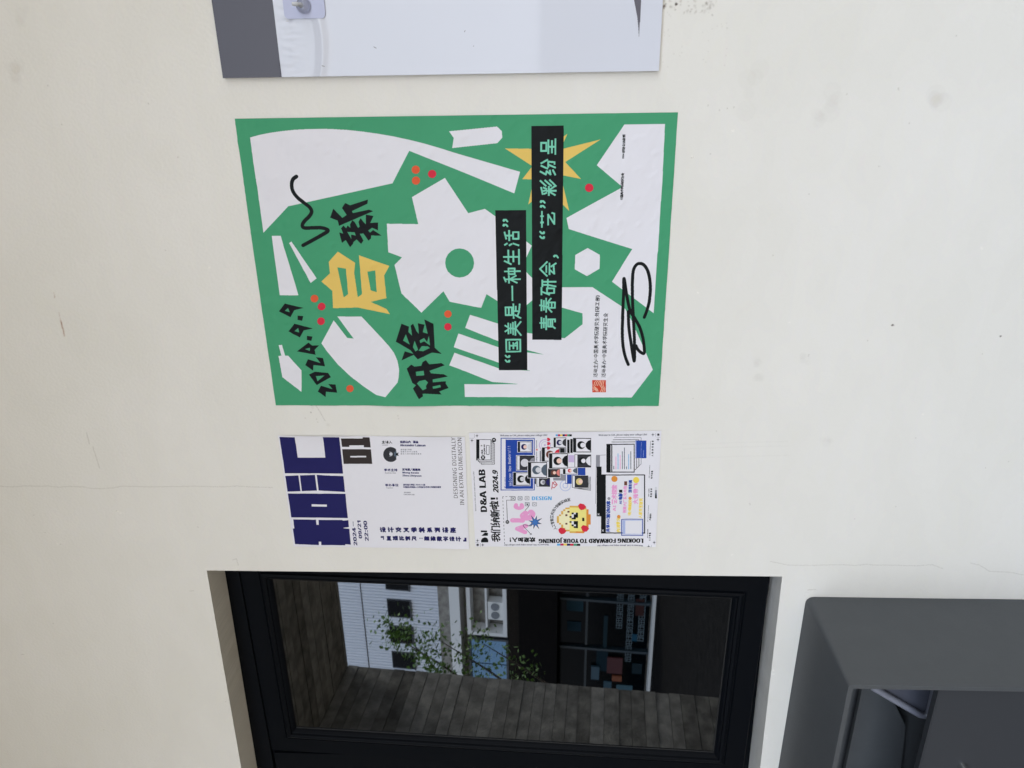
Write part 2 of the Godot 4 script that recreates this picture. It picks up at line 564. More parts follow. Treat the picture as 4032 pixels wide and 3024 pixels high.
# ------------------------------------------------------------------ grey box
func build_waste_box() -> void:
	var w := thing("metal_box", "dark grey metal box against the wall, open at the front above its door", "cabinet", Vector3(0, 0, 0))
	var grey := StandardMaterial3D.new()
	grey.albedo_texture = ramp_texture(256, 0.02, 111, [[0.2, "4c4f52"], [0.8, "4e5154"]], 3)
	grey.uv1_triplanar = true
	grey.uv1_world_triplanar = true
	grey.uv1_scale = Vector3.ONE * 2.0
	grey.roughness = 0.55
	grey.metallic_specular = 0.4
	grey.normal_enabled = true
	grey.normal_texture = relief(256, 0.3, 112, 1.0)
	grey.normal_scale = 0.1
	var top := TOP - 1.2216
	var loops := []
	# outline, depth, corner radius: from the wall to the rim and back inside
	for l in [[-0.4946, top, 0.001, 0.018], [-0.5140, top + 0.0005, 0.2585, 0.007], [-0.5146, top, 0.26, 0.0065], [-0.5245, top - 0.0095, 0.26, 0.003], [-0.5245, top - 0.0095, 0.012, 0.003]]:
		var ring := rounded(-1.28, l[0], 0.0, l[1], l[3], 6)
		var pts := []
		for p in ring:
			pts.append(Vector3(p.x, p.y, l[2]))
		loops.append(pts)
	var st := tool()
	for i in loops.size() - 1:
		st.set_smooth_group(i + 1)
		var n: int = loops[i].size()
		for k in n:
			var q := (k + 1) % n
			var a: Vector3 = loops[i][k]
			var b: Vector3 = loops[i][q]
			var c: Vector3 = loops[i + 1][q]
			var d: Vector3 = loops[i + 1][k]
			for v in [a, c, b, a, d, c]:
				st.add_vertex(v)
	obj("body", st, grey, w)
	box_part("back_panel", Vector3(-1.27, 0.01, 0.003), Vector3(-0.526, top - 0.011, 0.010), grey, w)
	var door := box_part("door", Vector3(-1.265, 0.012, 0.236), Vector3(-0.5262, 0.6705, 0.252), mat("393b3f", 0.6, 0.0, 0.3), w)
	box_part("door_lip", Vector3(-1.264, 0.6707, 0.2365), Vector3(-0.5264, 0.6735, 0.2515), mat("393b3f", 0.6, 0.0, 0.3), door)
	var barrel := CylinderMesh.new()
	barrel.top_radius = 0.009
	barrel.bottom_radius = 0.011
	barrel.height = 0.014
	var lock := inst("lock", barrel, mat("d8dad8", 0.25, 1.0), door, Vector3(-0.742, 0.583, 0.259))
	lock.rotation_degrees.x = 90
	# chute plate and a cloudy plastic tray inside
	var ch := tool()
	plate(ch, PackedVector2Array([Vector2(-0.72, 0.71), Vector2(-0.72, 0.656), Vector2(-0.85, 0.584), Vector2(-1.1, 0.56), Vector2(-1.1, 0.71)]), 0.03, 0.042)
	obj("chute", ch, grey, w)
	var tray_m := mat("7d808c", 0.35)
	var tr := tool()
	plate(tr, PackedVector2Array([Vector2(-0.545, 0.80), Vector2(-0.610, 0.757), Vector2(-0.680, 0.650), Vector2(-0.693, 0.634), Vector2(-0.693, 0.623), Vector2(-0.682, 0.618), Vector2(-0.606, 0.6165), Vector2(-0.545, 0.616)]), 0.150, 0.158)
	var tray := obj("plastic_tray", tr, mat("4c4f5a", 0.4), w)
	var rim := tool()
	tube(rim, [Vector3(-0.545, 0.80, 0.164), Vector3(-0.612, 0.756, 0.164), Vector3(-0.688, 0.640, 0.164), Vector3(-0.692, 0.626, 0.164), Vector3(-0.680, 0.620, 0.164), Vector3(-0.606, 0.6185, 0.164), Vector3(-0.545, 0.618, 0.164)], [0.008, 0.008, 0.008, 0.008, 0.008, 0.010, 0.010], 8)
	obj("rim", rim, tray_m, tray)

# ------------------------------------------------------------------ printing
const INKS := {"white": "e1e0e7", "green": "459a71", "ink": "0f1316", "yellow": "e2c167", "orange": "da5c3a", "red": "d12e44", "teal": "79cab0", "logo": "c8452f", "cream": "f0d9c0",
	"navy": "21205a", "brown": "37302f", "grey": "8d8d96", "pale": "cfcfd6", "charcoal": "34353a", "blue": "2346a0", "lilac": "c4b0d6", "pale_blue": "aab6de", "rose": "c46f78", "salmon": "d9817a",
	"hair": "6b3f33", "skin": "ecc9bb", "slate": "53606e", "blond": "d9c67f", "sky": "63a9db", "magenta": "c22a55", "sun": "ecd35a", "pink": "e39ccb", "steel": "4272b8", "honey": "d9ae55", "butter": "eadf86", "amber": "d98e3c", "cream_yellow": "ece6bd"}

func fill(ink: String, contours: Array) -> void:
	paint_shape(srgb(INKS[ink]), contours)

func paint_shape(col: Color, contours: Array) -> void:
	var edges := []
	var lo := 1e9
	var hi := -1e9
	for c in contours:
		var n: int = c.size() / 2
		for i in n:
			var j := (i + 1) % n
			var y0: float = (c[i * 2 + 1] + shift.y) * per_mm
			var y1: float = (c[j * 2 + 1] + shift.y) * per_mm
			lo = minf(lo, y0)
			hi = maxf(hi, y0)
			if y0 != y1:
				edges.append([(c[i * 2] + shift.x) * per_mm, y0, (c[j * 2] + shift.x) * per_mm, y1])
	var w := art.get_width()
	for y in range(maxi(0, int(lo)), mini(art.get_height(), int(hi) + 1)):
		var yc := y + 0.5
		var xs := []
		for e in edges:
			if (e[1] <= yc) != (e[3] <= yc):
				xs.append(e[0] + (yc - e[1]) / (e[3] - e[1]) * (e[2] - e[0]))
		xs.sort()
		for i in range(0, xs.size() - 1, 2):
			var a := maxi(0, roundi(xs[i]))
			var b := mini(w, roundi(xs[i + 1]))
			if b > a:
				art.fill_rect(Rect2i(a, y, b - a, 1), col)

func segment(col: Color, a: Vector2, b: Vector2, w: float, extend: float) -> void:
	var d := (b - a).normalized()
	if d == Vector2.ZERO:
		return
	var n := Vector2(-d.y, d.x) * w * 0.5
	a -= d * extend
	b += d * extend
	paint_shape(col, [[a.x + n.x, a.y + n.y, b.x + n.x, b.y + n.y, b.x - n.x, b.y - n.y, a.x - n.x, a.y - n.y]])

func path(ink: String, w: float, pts: Array, smooth: bool) -> void:
	var col := srgb(INKS[ink])
	var line := []
	for i in range(0, pts.size(), 2):
		line.append(Vector2(pts[i], pts[i + 1]))
	if smooth:
		var fine := []
		for i in line.size() - 1:
			var p0: Vector2 = line[maxi(i - 1, 0)]
			var p3: Vector2 = line[mini(i + 2, line.size() - 1)]
			for k in 6:
				fine.append(line[i].cubic_interpolate(line[i + 1], p0, p3, k / 6.0))
		fine.append(line[-1])
		line = fine
	for i in line.size() - 1:
		segment(col, line[i], line[i + 1], w, 0.0)
	if w > 1.5:
		for p in line:
			var ring := []
			for k in 12:
				ring.append(p.x + cos(TAU * k / 12) * w * 0.5)
				ring.append(p.y + sin(TAU * k / 12) * w * 0.5)
			paint_shape(col, [ring])

# strokes of one character in a 20 x 20 cell
func strokes(ch: String) -> Array:
	if glyph_cache.has(ch):
		return glyph_cache[ch]
	var out := []
	if STROKES.has(ch):
		for piece in STROKES[ch].split("/"):
			if ":" in piece:
				var part: String = piece.split(":")[0]
				var v: PackedFloat64Array = piece.split(":")[1].split_floats(" ", false)
				for s in strokes(part):
					var moved := []
					for p in s:
						moved.append(Vector2(v[0] + p.x * v[2] / 20.0, v[1] + p.y * v[3] / 20.0))
					out.append(moved)
			else:
				var f: PackedFloat64Array = piece.split_floats(" ", false)
				var s := []
				for i in range(0, f.size() - 1, 2):
					s.append(Vector2(f[i], f[i + 1]))
				out.append(s)
	glyph_cache[ch] = out
	return out

func hanzi(ink: String, text: String, cx: float, cy: float, pitch: float, size: float, w: float, angle: float) -> void:
	var col := srgb(INKS[ink])
	var u := Vector2(cos(angle), sin(angle))
	var v := Vector2(-u.y, u.x)
	for i in text.length():
		var c := Vector2(cx, cy) + u * pitch * i
		for s in strokes(text[i]):
			for k in s.size() - 1:
				var a: Vector2 = (s[k] - Vector2(10, 10)) * size / 20.0
				var b: Vector2 = (s[k + 1] - Vector2(10, 10)) * size / 20.0
				segment(col, c + u * a.x + v * a.y, c + u * b.x + v * b.y, w, w * 0.35)

func latin(ink: String, text: String, x: float, y: float, w: float, h: float, turn: int, face: String) -> void:
	var col := srgb(INKS[ink])
	var tm := TextMesh.new()
	var f := SystemFont.new()
	f.font_names = PackedStringArray(["Droid Sans Mono" if face == "mono" else "Droid Sans"])
	f.font_weight = 400 if face in ["thin", "mono"] else 700
	tm.font = f
	tm.text = text
	tm.font_size = 48
	tm.depth = 0.0
	tm.pixel_size = 0.01
	var arr := tm.get_mesh_arrays()
	if arr.is_empty() or arr[Mesh.ARRAY_VERTEX] == null or arr[Mesh.ARRAY_VERTEX].is_empty():
		return
	var vs: PackedVector3Array = arr[Mesh.ARRAY_VERTEX]
	var idx: PackedInt32Array = arr[Mesh.ARRAY_INDEX] if arr[Mesh.ARRAY_INDEX] != null else PackedInt32Array(range(vs.size()))
	var lo := Vector2(1e9, 1e9)
	var hi := Vector2(-1e9, -1e9)
	for p in vs:
		lo = lo.min(Vector2(p.x, p.y))
		hi = hi.max(Vector2(p.x, p.y))
	var span := hi - lo
	var at := func(p: Vector3) -> Vector2:
		var q := Vector2((p.x - lo.x) / span.x, (hi.y - p.y) / maxf(span.y, 0.0001))
		if face == "italic":
			q.x = q.x * 0.94 + (1.0 - q.y) * 0.06
		if turn == 1:
			return Vector2(x + w * (1.0 - q.y), y + h * q.x)
		if turn == 2:
			return Vector2(x + w * q.y, y + h * (1.0 - q.x))
		return Vector2(x + w * q.x, y + h * q.y)
	var thick := [0.0]
	if face in ["bold", "italic"]:
		var t := 0.045 * (w if turn != 0 else h)
		thick = [-t, 0.0, t]
	for i in range(0, idx.size() - 2, 3):
		var a: Vector2 = at.call(vs[idx[i]])
		var b: Vector2 = at.call(vs[idx[i + 1]])
		var c: Vector2 = at.call(vs[idx[i + 2]])
		for t in thick:
			var o := Vector2(t, 0) if turn == 0 else Vector2(0, t)
			paint_shape(col, [[a.x + o.x, a.y + o.y, b.x + o.x, b.y + o.y, c.x + o.x, c.y + o.y]])

func sheet(called: String, label: String, at: Vector3, turn: float, w: float, h: float, m: Material, sd: int, lifts: Array, bubbles: float) -> void:
	# thin paper glued to the wall: slightly wavy, edges lifting in places
	var nx := int(w / 0.005)
	var ny := int(h / 0.005)
	var n := noise(9.0, sd, 3)
	var n2 := noise(55.0, sd + 1, 2)
	var high := func(x: float, y: float) -> float:
		var z: float = 0.0016 + n.get_noise_2d(x, y) * 0.0007 * bubbles + maxf(0.0, n2.get_noise_2d(x, y) - 0.3) * 0.0016 * bubbles
		for l in lifts:
			# [side 0 left 1 right 2 top 3 bottom, middle, half length, reach, height]
			var across: float = [x, w - x, y, h - y][l[0]]
			var along: float = y if l[0] < 2 else x
			var k := clampf(1.0 - absf(along - l[1]) / l[2], 0.0, 1.0)
			var r := clampf(1.0 - across / l[3], 0.0, 1.0)
			z += l[4] * k * k * (3.0 - 2.0 * k) * r * r
		return maxf(z, 0.0008)
	var st := tool()
	st.set_smooth_group(0)
	for j in ny + 1:
		for i in nx + 1:
			var x := w * i / nx
			var y := h * j / ny
			st.set_uv(Vector2(x / w, y / h))
			st.add_vertex(Vector3(x, -y, high.call(x, y)))
	for j in ny:
		for i in nx:
			var a := j * (nx + 1) + i
			for k in [a, a + 1, a + nx + 2, a, a + nx + 2, a + nx + 1]:
				st.add_index(k)
	st.generate_normals()
	var o := obj(called, st, m, self, false)
	o.position = at
	o.rotation.z = turn
	o.set_meta("label", label)
	o.set_meta("category", "poster")

func paper(img: Image, gloss: float) -> StandardMaterial3D:
	var m := StandardMaterial3D.new()
	m.albedo_texture = ImageTexture.create_from_image(img)
	m.texture_repeat = false
	m.roughness = gloss
	m.metallic_specular = 0.25
	return m

func start_print(w_mm: float, h_mm: float, scale: float, ink: String) -> void:
	per_mm = scale
	art = Image.create(int(w_mm * scale), int(h_mm * scale), false, Image.FORMAT_RGB8)
	art.fill(srgb(INKS[ink]))

func build_posters() -> void:
	start_print(594, 841, 2.2, "green")
	print_green_poster()
	sheet("poster", "large green poster with white cut-out shapes and two black text bars", Vector3(0, TOP, 0), 0.0, 0.594, 0.841, paper(art, 0.5), 11, [[0, 0.30, 0.10, 0.05, 0.004], [0, 0.62, 0.2, 0.035, 0.004], [2, 0.3, 0.3, 0.02, 0.0012], [1, 0.4, 0.3, 0.02, 0.001]], 2.4)
	start_print(293, 422, 4.0, "white")
	print_lecture_poster()
	sheet("poster", "white lecture poster with huge navy block letters and a black 01", Vector3(-0.3664, TOP + 0.0058, 0), deg_to_rad(-0.2), 0.293, 0.422, paper(art, 0.55), 17, [[1, 0.1, 0.12, 0.03, 0.003], [1, 0.36, 0.1, 0.03, 0.0025], [0, 0.4, 0.1, 0.03, 0.0025]], 1.4)
	start_print(297, 424, 4.0, "white")
	print_recruitment_poster()
	sheet("poster", "white recruitment poster crowded with portrait cards, a blue window and a pixel smiley", Vector3(-0.3622, TOP - 0.4312, 0), deg_to_rad(0.9), 0.297, 0.424, paper(art, 0.55), 23, [[0, 0.42, 0.05, 0.04, 0.004], [1, 0.2, 0.2, 0.02, 0.0015]], 1.4)

# ------------------------------------------------------------------ board and hook
func build_board() -> void:
	var b := thing("notice_board", "glossy pale blue-white board with a dark violet-grey band along its top", "board", Vector3(0.6650, TOP - 0.800, 0.0))
	var wd := 0.62
	var h := 0.8075
	var core := tool()
	box(core, Vector3(0, 0, 0.0035), Vector3(wd, h, 0.0095))
	obj("panel", core, mat("b9b4b4", 0.6), b)
	# printed face under a wavy clear film
	start_print(wd * 1000.0, h * 1000.0, 1.6, "white")
	art.fill(srgb("d0d4e0"))
	var band := 0.111
	paint_shape(srgb("383440"), [[0, 0, 620, 0, 620, 111, 0, 111]])
	paint_shape(srgb("5c5b67"), [[52.5, 769, 72.5, 766.5, 89, 763.8, 117, 756.5, 140, 745, 140, 769.2]])
	for s in [[48, 288, 46, 292], [70, 455, 72, 456], [46, 470, 47, 471], [18, 190, 17, 194]]:
		segment(srgb("8b8d95"), Vector2(s[0], s[1]), Vector2(s[2], s[3]), 1.2, 0.5)
	var face_m := paper(art, 0.32)
	face_m.clearcoat_enabled = true
	face_m.clearcoat = 0.7
	face_m.clearcoat_roughness = 0.03
	var nx := 240
	var ny := 300
	var broad := noise(5.0, 77, 2)
	var fine := noise(30.0, 78, 3)
	var st := tool()
	st.set_smooth_group(0)
	for j in ny + 1:
		for i in nx + 1:
			var x := wd * i / nx
			var y := h * j / ny
			var z := broad.get_noise_2d(x, y) * 0.0006
			# the film is puckered just under the band
			var k := clampf(1.0 - absf(y - 0.137) / 0.03, 0.0, 1.0)
			z += fine.get_noise_2d(x * 2.6, y * 0.55) * 0.0024 * k
			var wave := clampf(1.0 - absf(y - 0.185 - 0.01 * sin(x * 25.0)) / 0.022, 0.0, 1.0)
			z += wave * wave * 0.003
			if y < band:
				z = 0.0
			st.set_uv(Vector2(x / wd, y / h))
			st.add_vertex(Vector3(x, h - y, 0.0105 + z))
	for j in ny:
		for i in nx:
			var a := j * (nx + 1) + i
			for q in [a, a + 1, a + nx + 2, a, a + nx + 2, a + nx + 1]:
				st.add_index(q)
	st.generate_normals()
	var f := obj("printed_face", st, face_m, b, false)
	f.set_meta("label", "printed sheet under clear film, dark band at its top")

func build_hook() -> void:
	var c := Vector3(0.7985, 1.9235, 0.0112)
	var hk := thing("adhesive_hook", "clear plastic stick-on hook on a pale violet square pad", "hook", c)
	var pad := tool()
	plate(pad, rounded(-0.0375, 0.0375, -0.0375, 0.0375, 0.008, 6), 0.0012, 0.0024)
	var pm := mat("b3b8d4", 0.3)
	obj("pad", pad, pm, hk)
	var clear := StandardMaterial3D.new()
	clear.albedo_color = Color(0.97, 0.98, 1.0, 0.05)
	clear.roughness = 0.03
	clear.transparency = BaseMaterial3D.TRANSPARENCY_ALPHA
	clear.refraction_enabled = true
	clear.refraction_scale = 0.05
	var dome := SphereMesh.new()
	dome.radius = 0.0125
	dome.height = 0.014
	dome.is_hemisphere = false
	var d := inst("knob", dome, clear, hk, Vector3(-0.0175, 0.0, 0.007))
	d.rotation_degrees.x = 90
	var arm := tool()
	tube(arm, [Vector3(-0.0175, 0.002, 0.014), Vector3(-0.0175, 0.001, 0.024), Vector3(-0.0175, 0.004, 0.030), Vector3(-0.0175, 0.012, 0.033)], [0.0045, 0.004, 0.004, 0.003], 10)
	obj("arm", arm, mat("c9ccd2", 0.12), hk)

func mark_wall() -> void:
	speck(0.658,2.436, 1.3, "dirt")
	speck(0.588,2.426, 1.3, "dirt")
	speck(0.344,2.268, 1.3, "dirt")
	speck(0.524,2.209, 1.3, "dirt")
	speck(0.623,2.247, 1.3, "dirt")
	speck(0.307,2.182, 2.2, "chip")
	speck(0.764,2.457, 9, "smudge")
	speck(0.687,2.488, 9, "smudge")
	speck(0.672,2.490, 9, "smudge")
	scratch([0.257,2.525,0.242,2.525], 1.6, "rust")
	scratch([0.213,2.525,0.198,2.525], 1.4, "rust")
	scratch([0.195,2.525,0.179,2.525,0.160,2.525], 3.2, "rust")
	scratch([-0.069,2.530,-0.099,2.530], 1.6, "dirt")
	scratch([-0.104,2.524,-0.134,2.522,-0.161,2.520], 1.4, "dirt")
	scratch([-0.208,2.795,-0.208,2.772,-0.210,2.750,-0.209,2.728,-0.207,2.705,-0.208,2.680,-0.207,2.654,-0.210,2.632,-0.208,2.604,-0.209,2.571,-0.213,2.550,-0.213,2.522,-0.211,2.499,-0.206,2.476,-0.207,2.437,-0.208,2.415,-0.207,2.382,-0.206,2.332,-0.205,2.299,-0.206,2.272,-0.206,2.239,-0.204,2.200,-0.206,2.168,-0.207,2.119], 0.9, "crack")
	speck(-0.274,2.502, 2.4, "chip")
	speck(-0.368,2.672, 2.4, "chip")
	speck(-0.279,2.497, 2.4, "chip")
	speck(-0.272,2.504, 1.4, "dirt")
	speck(-0.368,2.665, 1.4, "dirt")
	speck(-0.335,2.695, 1.4, "dirt")
	speck(-0.286,2.711, 1.4, "dirt")
	speck(-0.605,2.743, 1.4, "dirt")
	speck(-0.856,2.335, 1.4, "dirt")
	speck(-0.316,2.316, 1.4, "dirt")
	speck(-0.963,2.691, 1.4, "dirt")
	scratch([-0.501,2.369,-0.499,2.356], 1, "dirt")
	scratch([-0.408,2.246,-0.404,2.236,-0.424,2.234], 1, "dirt")
	scratch([-0.708,2.855,-0.708,2.846], 1, "dirt")
	scratch([-0.770,2.800,-0.805,2.800], 0.8, "smudge")
	speck(0.774,1.258, 2.2, "dark")
	speck(0.770,1.280, 1.8, "dark")
	speck(0.715,0.760, 1.2, "dirt")
	speck(0.630,0.845, 1.2, "dirt")
	speck(0.627,0.845, 1.2, "dirt")
	speck(0.621,0.937, 1.2, "dirt")
	speck(0.569,0.815, 1.2, "dirt")
	speck(0.519,1.177, 1.2, "dirt")
	speck(0.597,1.167, 1.2, "dirt")
	speck(0.600,1.152, 1.2, "dirt")
	speck(0.601,1.140, 1.2, "dirt")
	speck(0.605,1.188, 1.2, "dirt")
	speck(0.493,0.857, 1.2, "dirt")
	speck(0.443,0.981, 1.2, "dirt")
	speck(0.325,1.036, 1.2, "dirt")
	speck(0.771,1.236, 1.2, "dirt")
	speck(0.515,1.210, 2.4, "chip")
	speck(0.336,0.633, 2.4, "chip")
	speck(0.560,1.138, 2.4, "chip")
	scratch([0.513,1.212,0.514,1.206], 1.2, "dirt")
	speck(0.636,1.114, 14, "smudge")
	speck(0.607,0.770, 14, "smudge")
	speck(0.610,0.956, 14, "smudge")
	speck(0.604,0.779, 10, "smudge")
	speck(0.584,0.977, 10, "smudge")
	speck(0.761,1.273, 1.0721, "grime")
	speck(0.761,1.207, 2.43591, "grime")
	speck(0.756,1.194, 1.0288, "grime")
	speck(0.766,1.202, 2.06379, "grime")
	speck(0.775,1.276, 1.54718, "grime")
	speck(0.760,1.243, 1.61674, "grime")
	speck(0.779,1.280, 2.22518, "grime")
	speck(0.773,1.251, 1.54248, "grime")
	speck(0.762,1.212, 1.31166, "grime")
	speck(0.770,1.225, 2.13032, "grime")
	speck(0.760,1.216, 0.685622, "grime")
	speck(0.773,1.256, 0.636375, "grime")
	speck(0.769,1.265, 1.18682, "grime")
	speck(0.770,1.283, 1.26261, "grime")
	speck(0.755,1.267, 0.710541, "grime")
	speck(0.778,1.189, 1.09812, "grime")
	speck(0.762,1.238, 2.57531, "grime")
	speck(0.778,1.199, 1.09717, "grime")
	speck(0.760,1.200, 1.06293, "grime")
	speck(0.776,1.201, 1.02184, "grime")
	speck(0.761,1.233, 2.22965, "grime")
	speck(0.771,1.277, 2.51256, "grime")
	speck(0.764,1.283, 1.03708, "grime")
	speck(0.771,1.210, 2.3835, "grime")
	speck(0.778,1.226, 2.32944, "grime")
	speck(0.772,1.204, 0.621103, "grime")
	speck(0.777,1.238, 1.0674, "grime")
	speck(0.773,1.278, 2.15317, "grime")
	speck(0.775,1.201, 0.934754, "grime")
	speck(0.772,1.198, 1.68373, "grime")
	speck(0.774,1.277, 1.5685, "grime")
	speck(0.761,1.223, 2.57161, "grime")
	speck(0.776,1.197, 1.53406, "grime")
	speck(0.757,1.270, 1.48413, "grime")
	speck(0.770,1.267, 2.21804, "grime")
	speck(0.773,1.195, 1.40509, "grime")
	speck(0.763,1.281, 0.646343, "grime")
	speck(0.755,1.193, 1.74773, "grime")
	speck(0.762,1.212, 1.95079, "grime")
	speck(0.771,1.227, 1.41222, "grime")
	speck(0.769,1.198, 2.5929, "grime")
	speck(0.762,1.232, 0.967785, "grime")
	speck(0.779,1.270, 1.84646, "grime")
	speck(0.779,1.260, 0.782679, "grime")
	speck(0.768,1.261, 0.897454, "grime")
	speck(0.765,1.231, 1.96139, "grime")
	speck(0.775,1.189, 0.722513, "grime")
	speck(0.771,1.193, 1.91036, "grime")
	speck(0.770,1.269, 1.6051, "grime")
	speck(0.778,1.201, 0.656103, "grime")
	speck(0.774,1.205, 2.29718, "grime")
	speck(0.776,1.205, 0.97019, "grime")
	speck(0.767,1.224, 0.814325, "grime")
	speck(0.775,1.260, 1.8639, "grime")
	speck(0.766,1.198, 2.26834, "grime")
	speck(0.778,1.251, 2.57489, "grime")
	speck(0.765,1.260, 1.79575, "grime")
	speck(0.774,1.205, 2.55703, "grime")
	speck(0.768,1.282, 1.84451, "grime")
	speck(0.774,1.206, 2.09678, "grime")
	speck(0.689,1.163, 0.871067, "grime")
	speck(0.695,1.243, 1.27646, "grime")
	speck(0.714,1.197, 1.20995, "grime")
	speck(0.680,1.276, 0.657382, "grime")
	speck(0.690,1.246, 1.33865, "grime")
	speck(0.683,1.203, 0.866401, "grime")
	speck(0.728,1.208, 0.789087, "grime")
	speck(0.729,1.277, 0.960008, "grime")
	speck(0.737,1.174, 0.758432, "grime")
	speck(0.672,1.267, 1.18245, "grime")
	speck(0.732,1.270, 0.649392, "grime")
	speck(0.679,1.198, 1.33976, "grime")
	speck(0.723,1.267, 0.949318, "grime")
	speck(0.734,1.165, 0.910063, "grime")
	speck(0.738,1.183, 0.719745, "grime")
	speck(0.705,1.244, 1.37426, "grime")
	speck(0.741,1.176, 1.09457, "grime")
	speck(0.693,1.257, 1.26211, "grime")
	speck(0.733,1.191, 0.524498, "grime")
	speck(0.724,1.276, 0.685542, "grime")
	speck(0.700,1.163, 0.795327, "grime")
	speck(0.734,1.165, 0.827855, "grime")
	speck(0.673,1.164, 0.693476, "grime")
	speck(0.742,1.167, 1.11571, "grime")
	speck(0.696,1.195, 1.31321, "grime")
	speck(0.733,1.269, 1.25881, "grime")
	speck(0.181,0.778, 2.2, "dark")
	speck(0.156,0.556, 1.8, "dark")
	speck(0.147,0.823, 1.1, "dirt")
	speck(0.017,1.170, 1.1, "dirt")
	speck(-0.060,1.114, 1.1, "dirt")
	speck(-0.279,0.782, 1.1, "dirt")
	speck(-0.246,0.696, 1.1, "dirt")
	speck(0.118,0.584, 1.1, "dirt")
	speck(-0.146,0.520, 1.1, "dirt")
	speck(-0.075,0.684, 1.1, "dirt")
	speck(-0.131,0.474, 1.1, "dirt")
	scratch([0.113,0.939,0.119,0.937], 1, "dirt")
	speck(0.103,1.044, 8, "smudge")
	speck(0.109,0.948, 8, "smudge")
	speck(0.069,1.033, 8, "smudge")
	speck(-0.081,0.871, 8, "smudge")
	scratch([-0.240,1.023,-0.246,1.021], 1, "dirt")
	speck(-0.378,1.049, 2.2, "chip")
	speck(0.187,0.986, 2.2, "chip")
	speck(-0.019,0.679, 2.2, "chip")
	speck(0.250,1.178, 2.2, "chip")
	scratch([-0.396,0.958,-0.401,0.936,-0.406,0.914,-0.406,0.859,-0.404,0.829,-0.403,0.787,-0.405,0.761,-0.401,0.737,-0.403,0.719,-0.403,0.660,-0.404,0.618,-0.400,0.585,-0.411,0.558], 0.8, "crack")
	scratch([-0.395,0.499,-0.400,0.477,-0.417,0.452,-0.418,0.431,-0.419,0.406,-0.426,0.371,-0.432,0.340], 0.9, "crack")
	scratch([-0.093,1.185,-0.087,1.065,-0.084,0.954], 2.2, "smudge")
	scratch([-0.104,1.184,-0.098,1.064,-0.095,0.953], 2.2, "smudge")
	scratch([-0.127,1.183,-0.121,1.062,-0.118,0.950], 2.2, "smudge")
	scratch([-0.000,1.995,-0.021,1.985,-0.039,1.978], 0.9, "dirt")
	speck(-0.008,2.002, 2.6, "smudge")
	speck(-0.045,1.973, 2.6, "smudge")
	speck(-0.047,1.970, 2.6, "smudge")
	speck(-0.017,2.008, 1.2, "dark")
	speck(-0.031,2.022, 0.9, "dirt")
	speck(-0.034,1.997, 0.9, "dirt")
	speck(-0.041,1.995, 0.9, "dirt")
	speck(-0.025,1.814, 0.9, "dirt")
	speck(-0.032,1.813, 0.9, "dirt")
	scratch([-0.050,1.973,-0.071,1.975], 1, "smudge")
	speck(-0.720,0.914, 3, "chip")
	speck(-0.732,0.913, 3, "chip")
	speck(-0.935,0.907, 3, "chip")
	speck(-0.944,0.904, 3, "chip")
	speck(-0.481,0.864, 1.2, "grime")
	speck(-0.478,0.855, 1.2, "grime")
	speck(-0.478,0.846, 1.2, "grime")
	speck(-0.484,0.859, 1.2, "grime")
	speck(-0.492,0.866, 1.2, "grime")
	speck(-0.476,0.840, 1.2, "grime")
	scratch([-0.475,0.861,-0.474,0.841], 1, "grime")

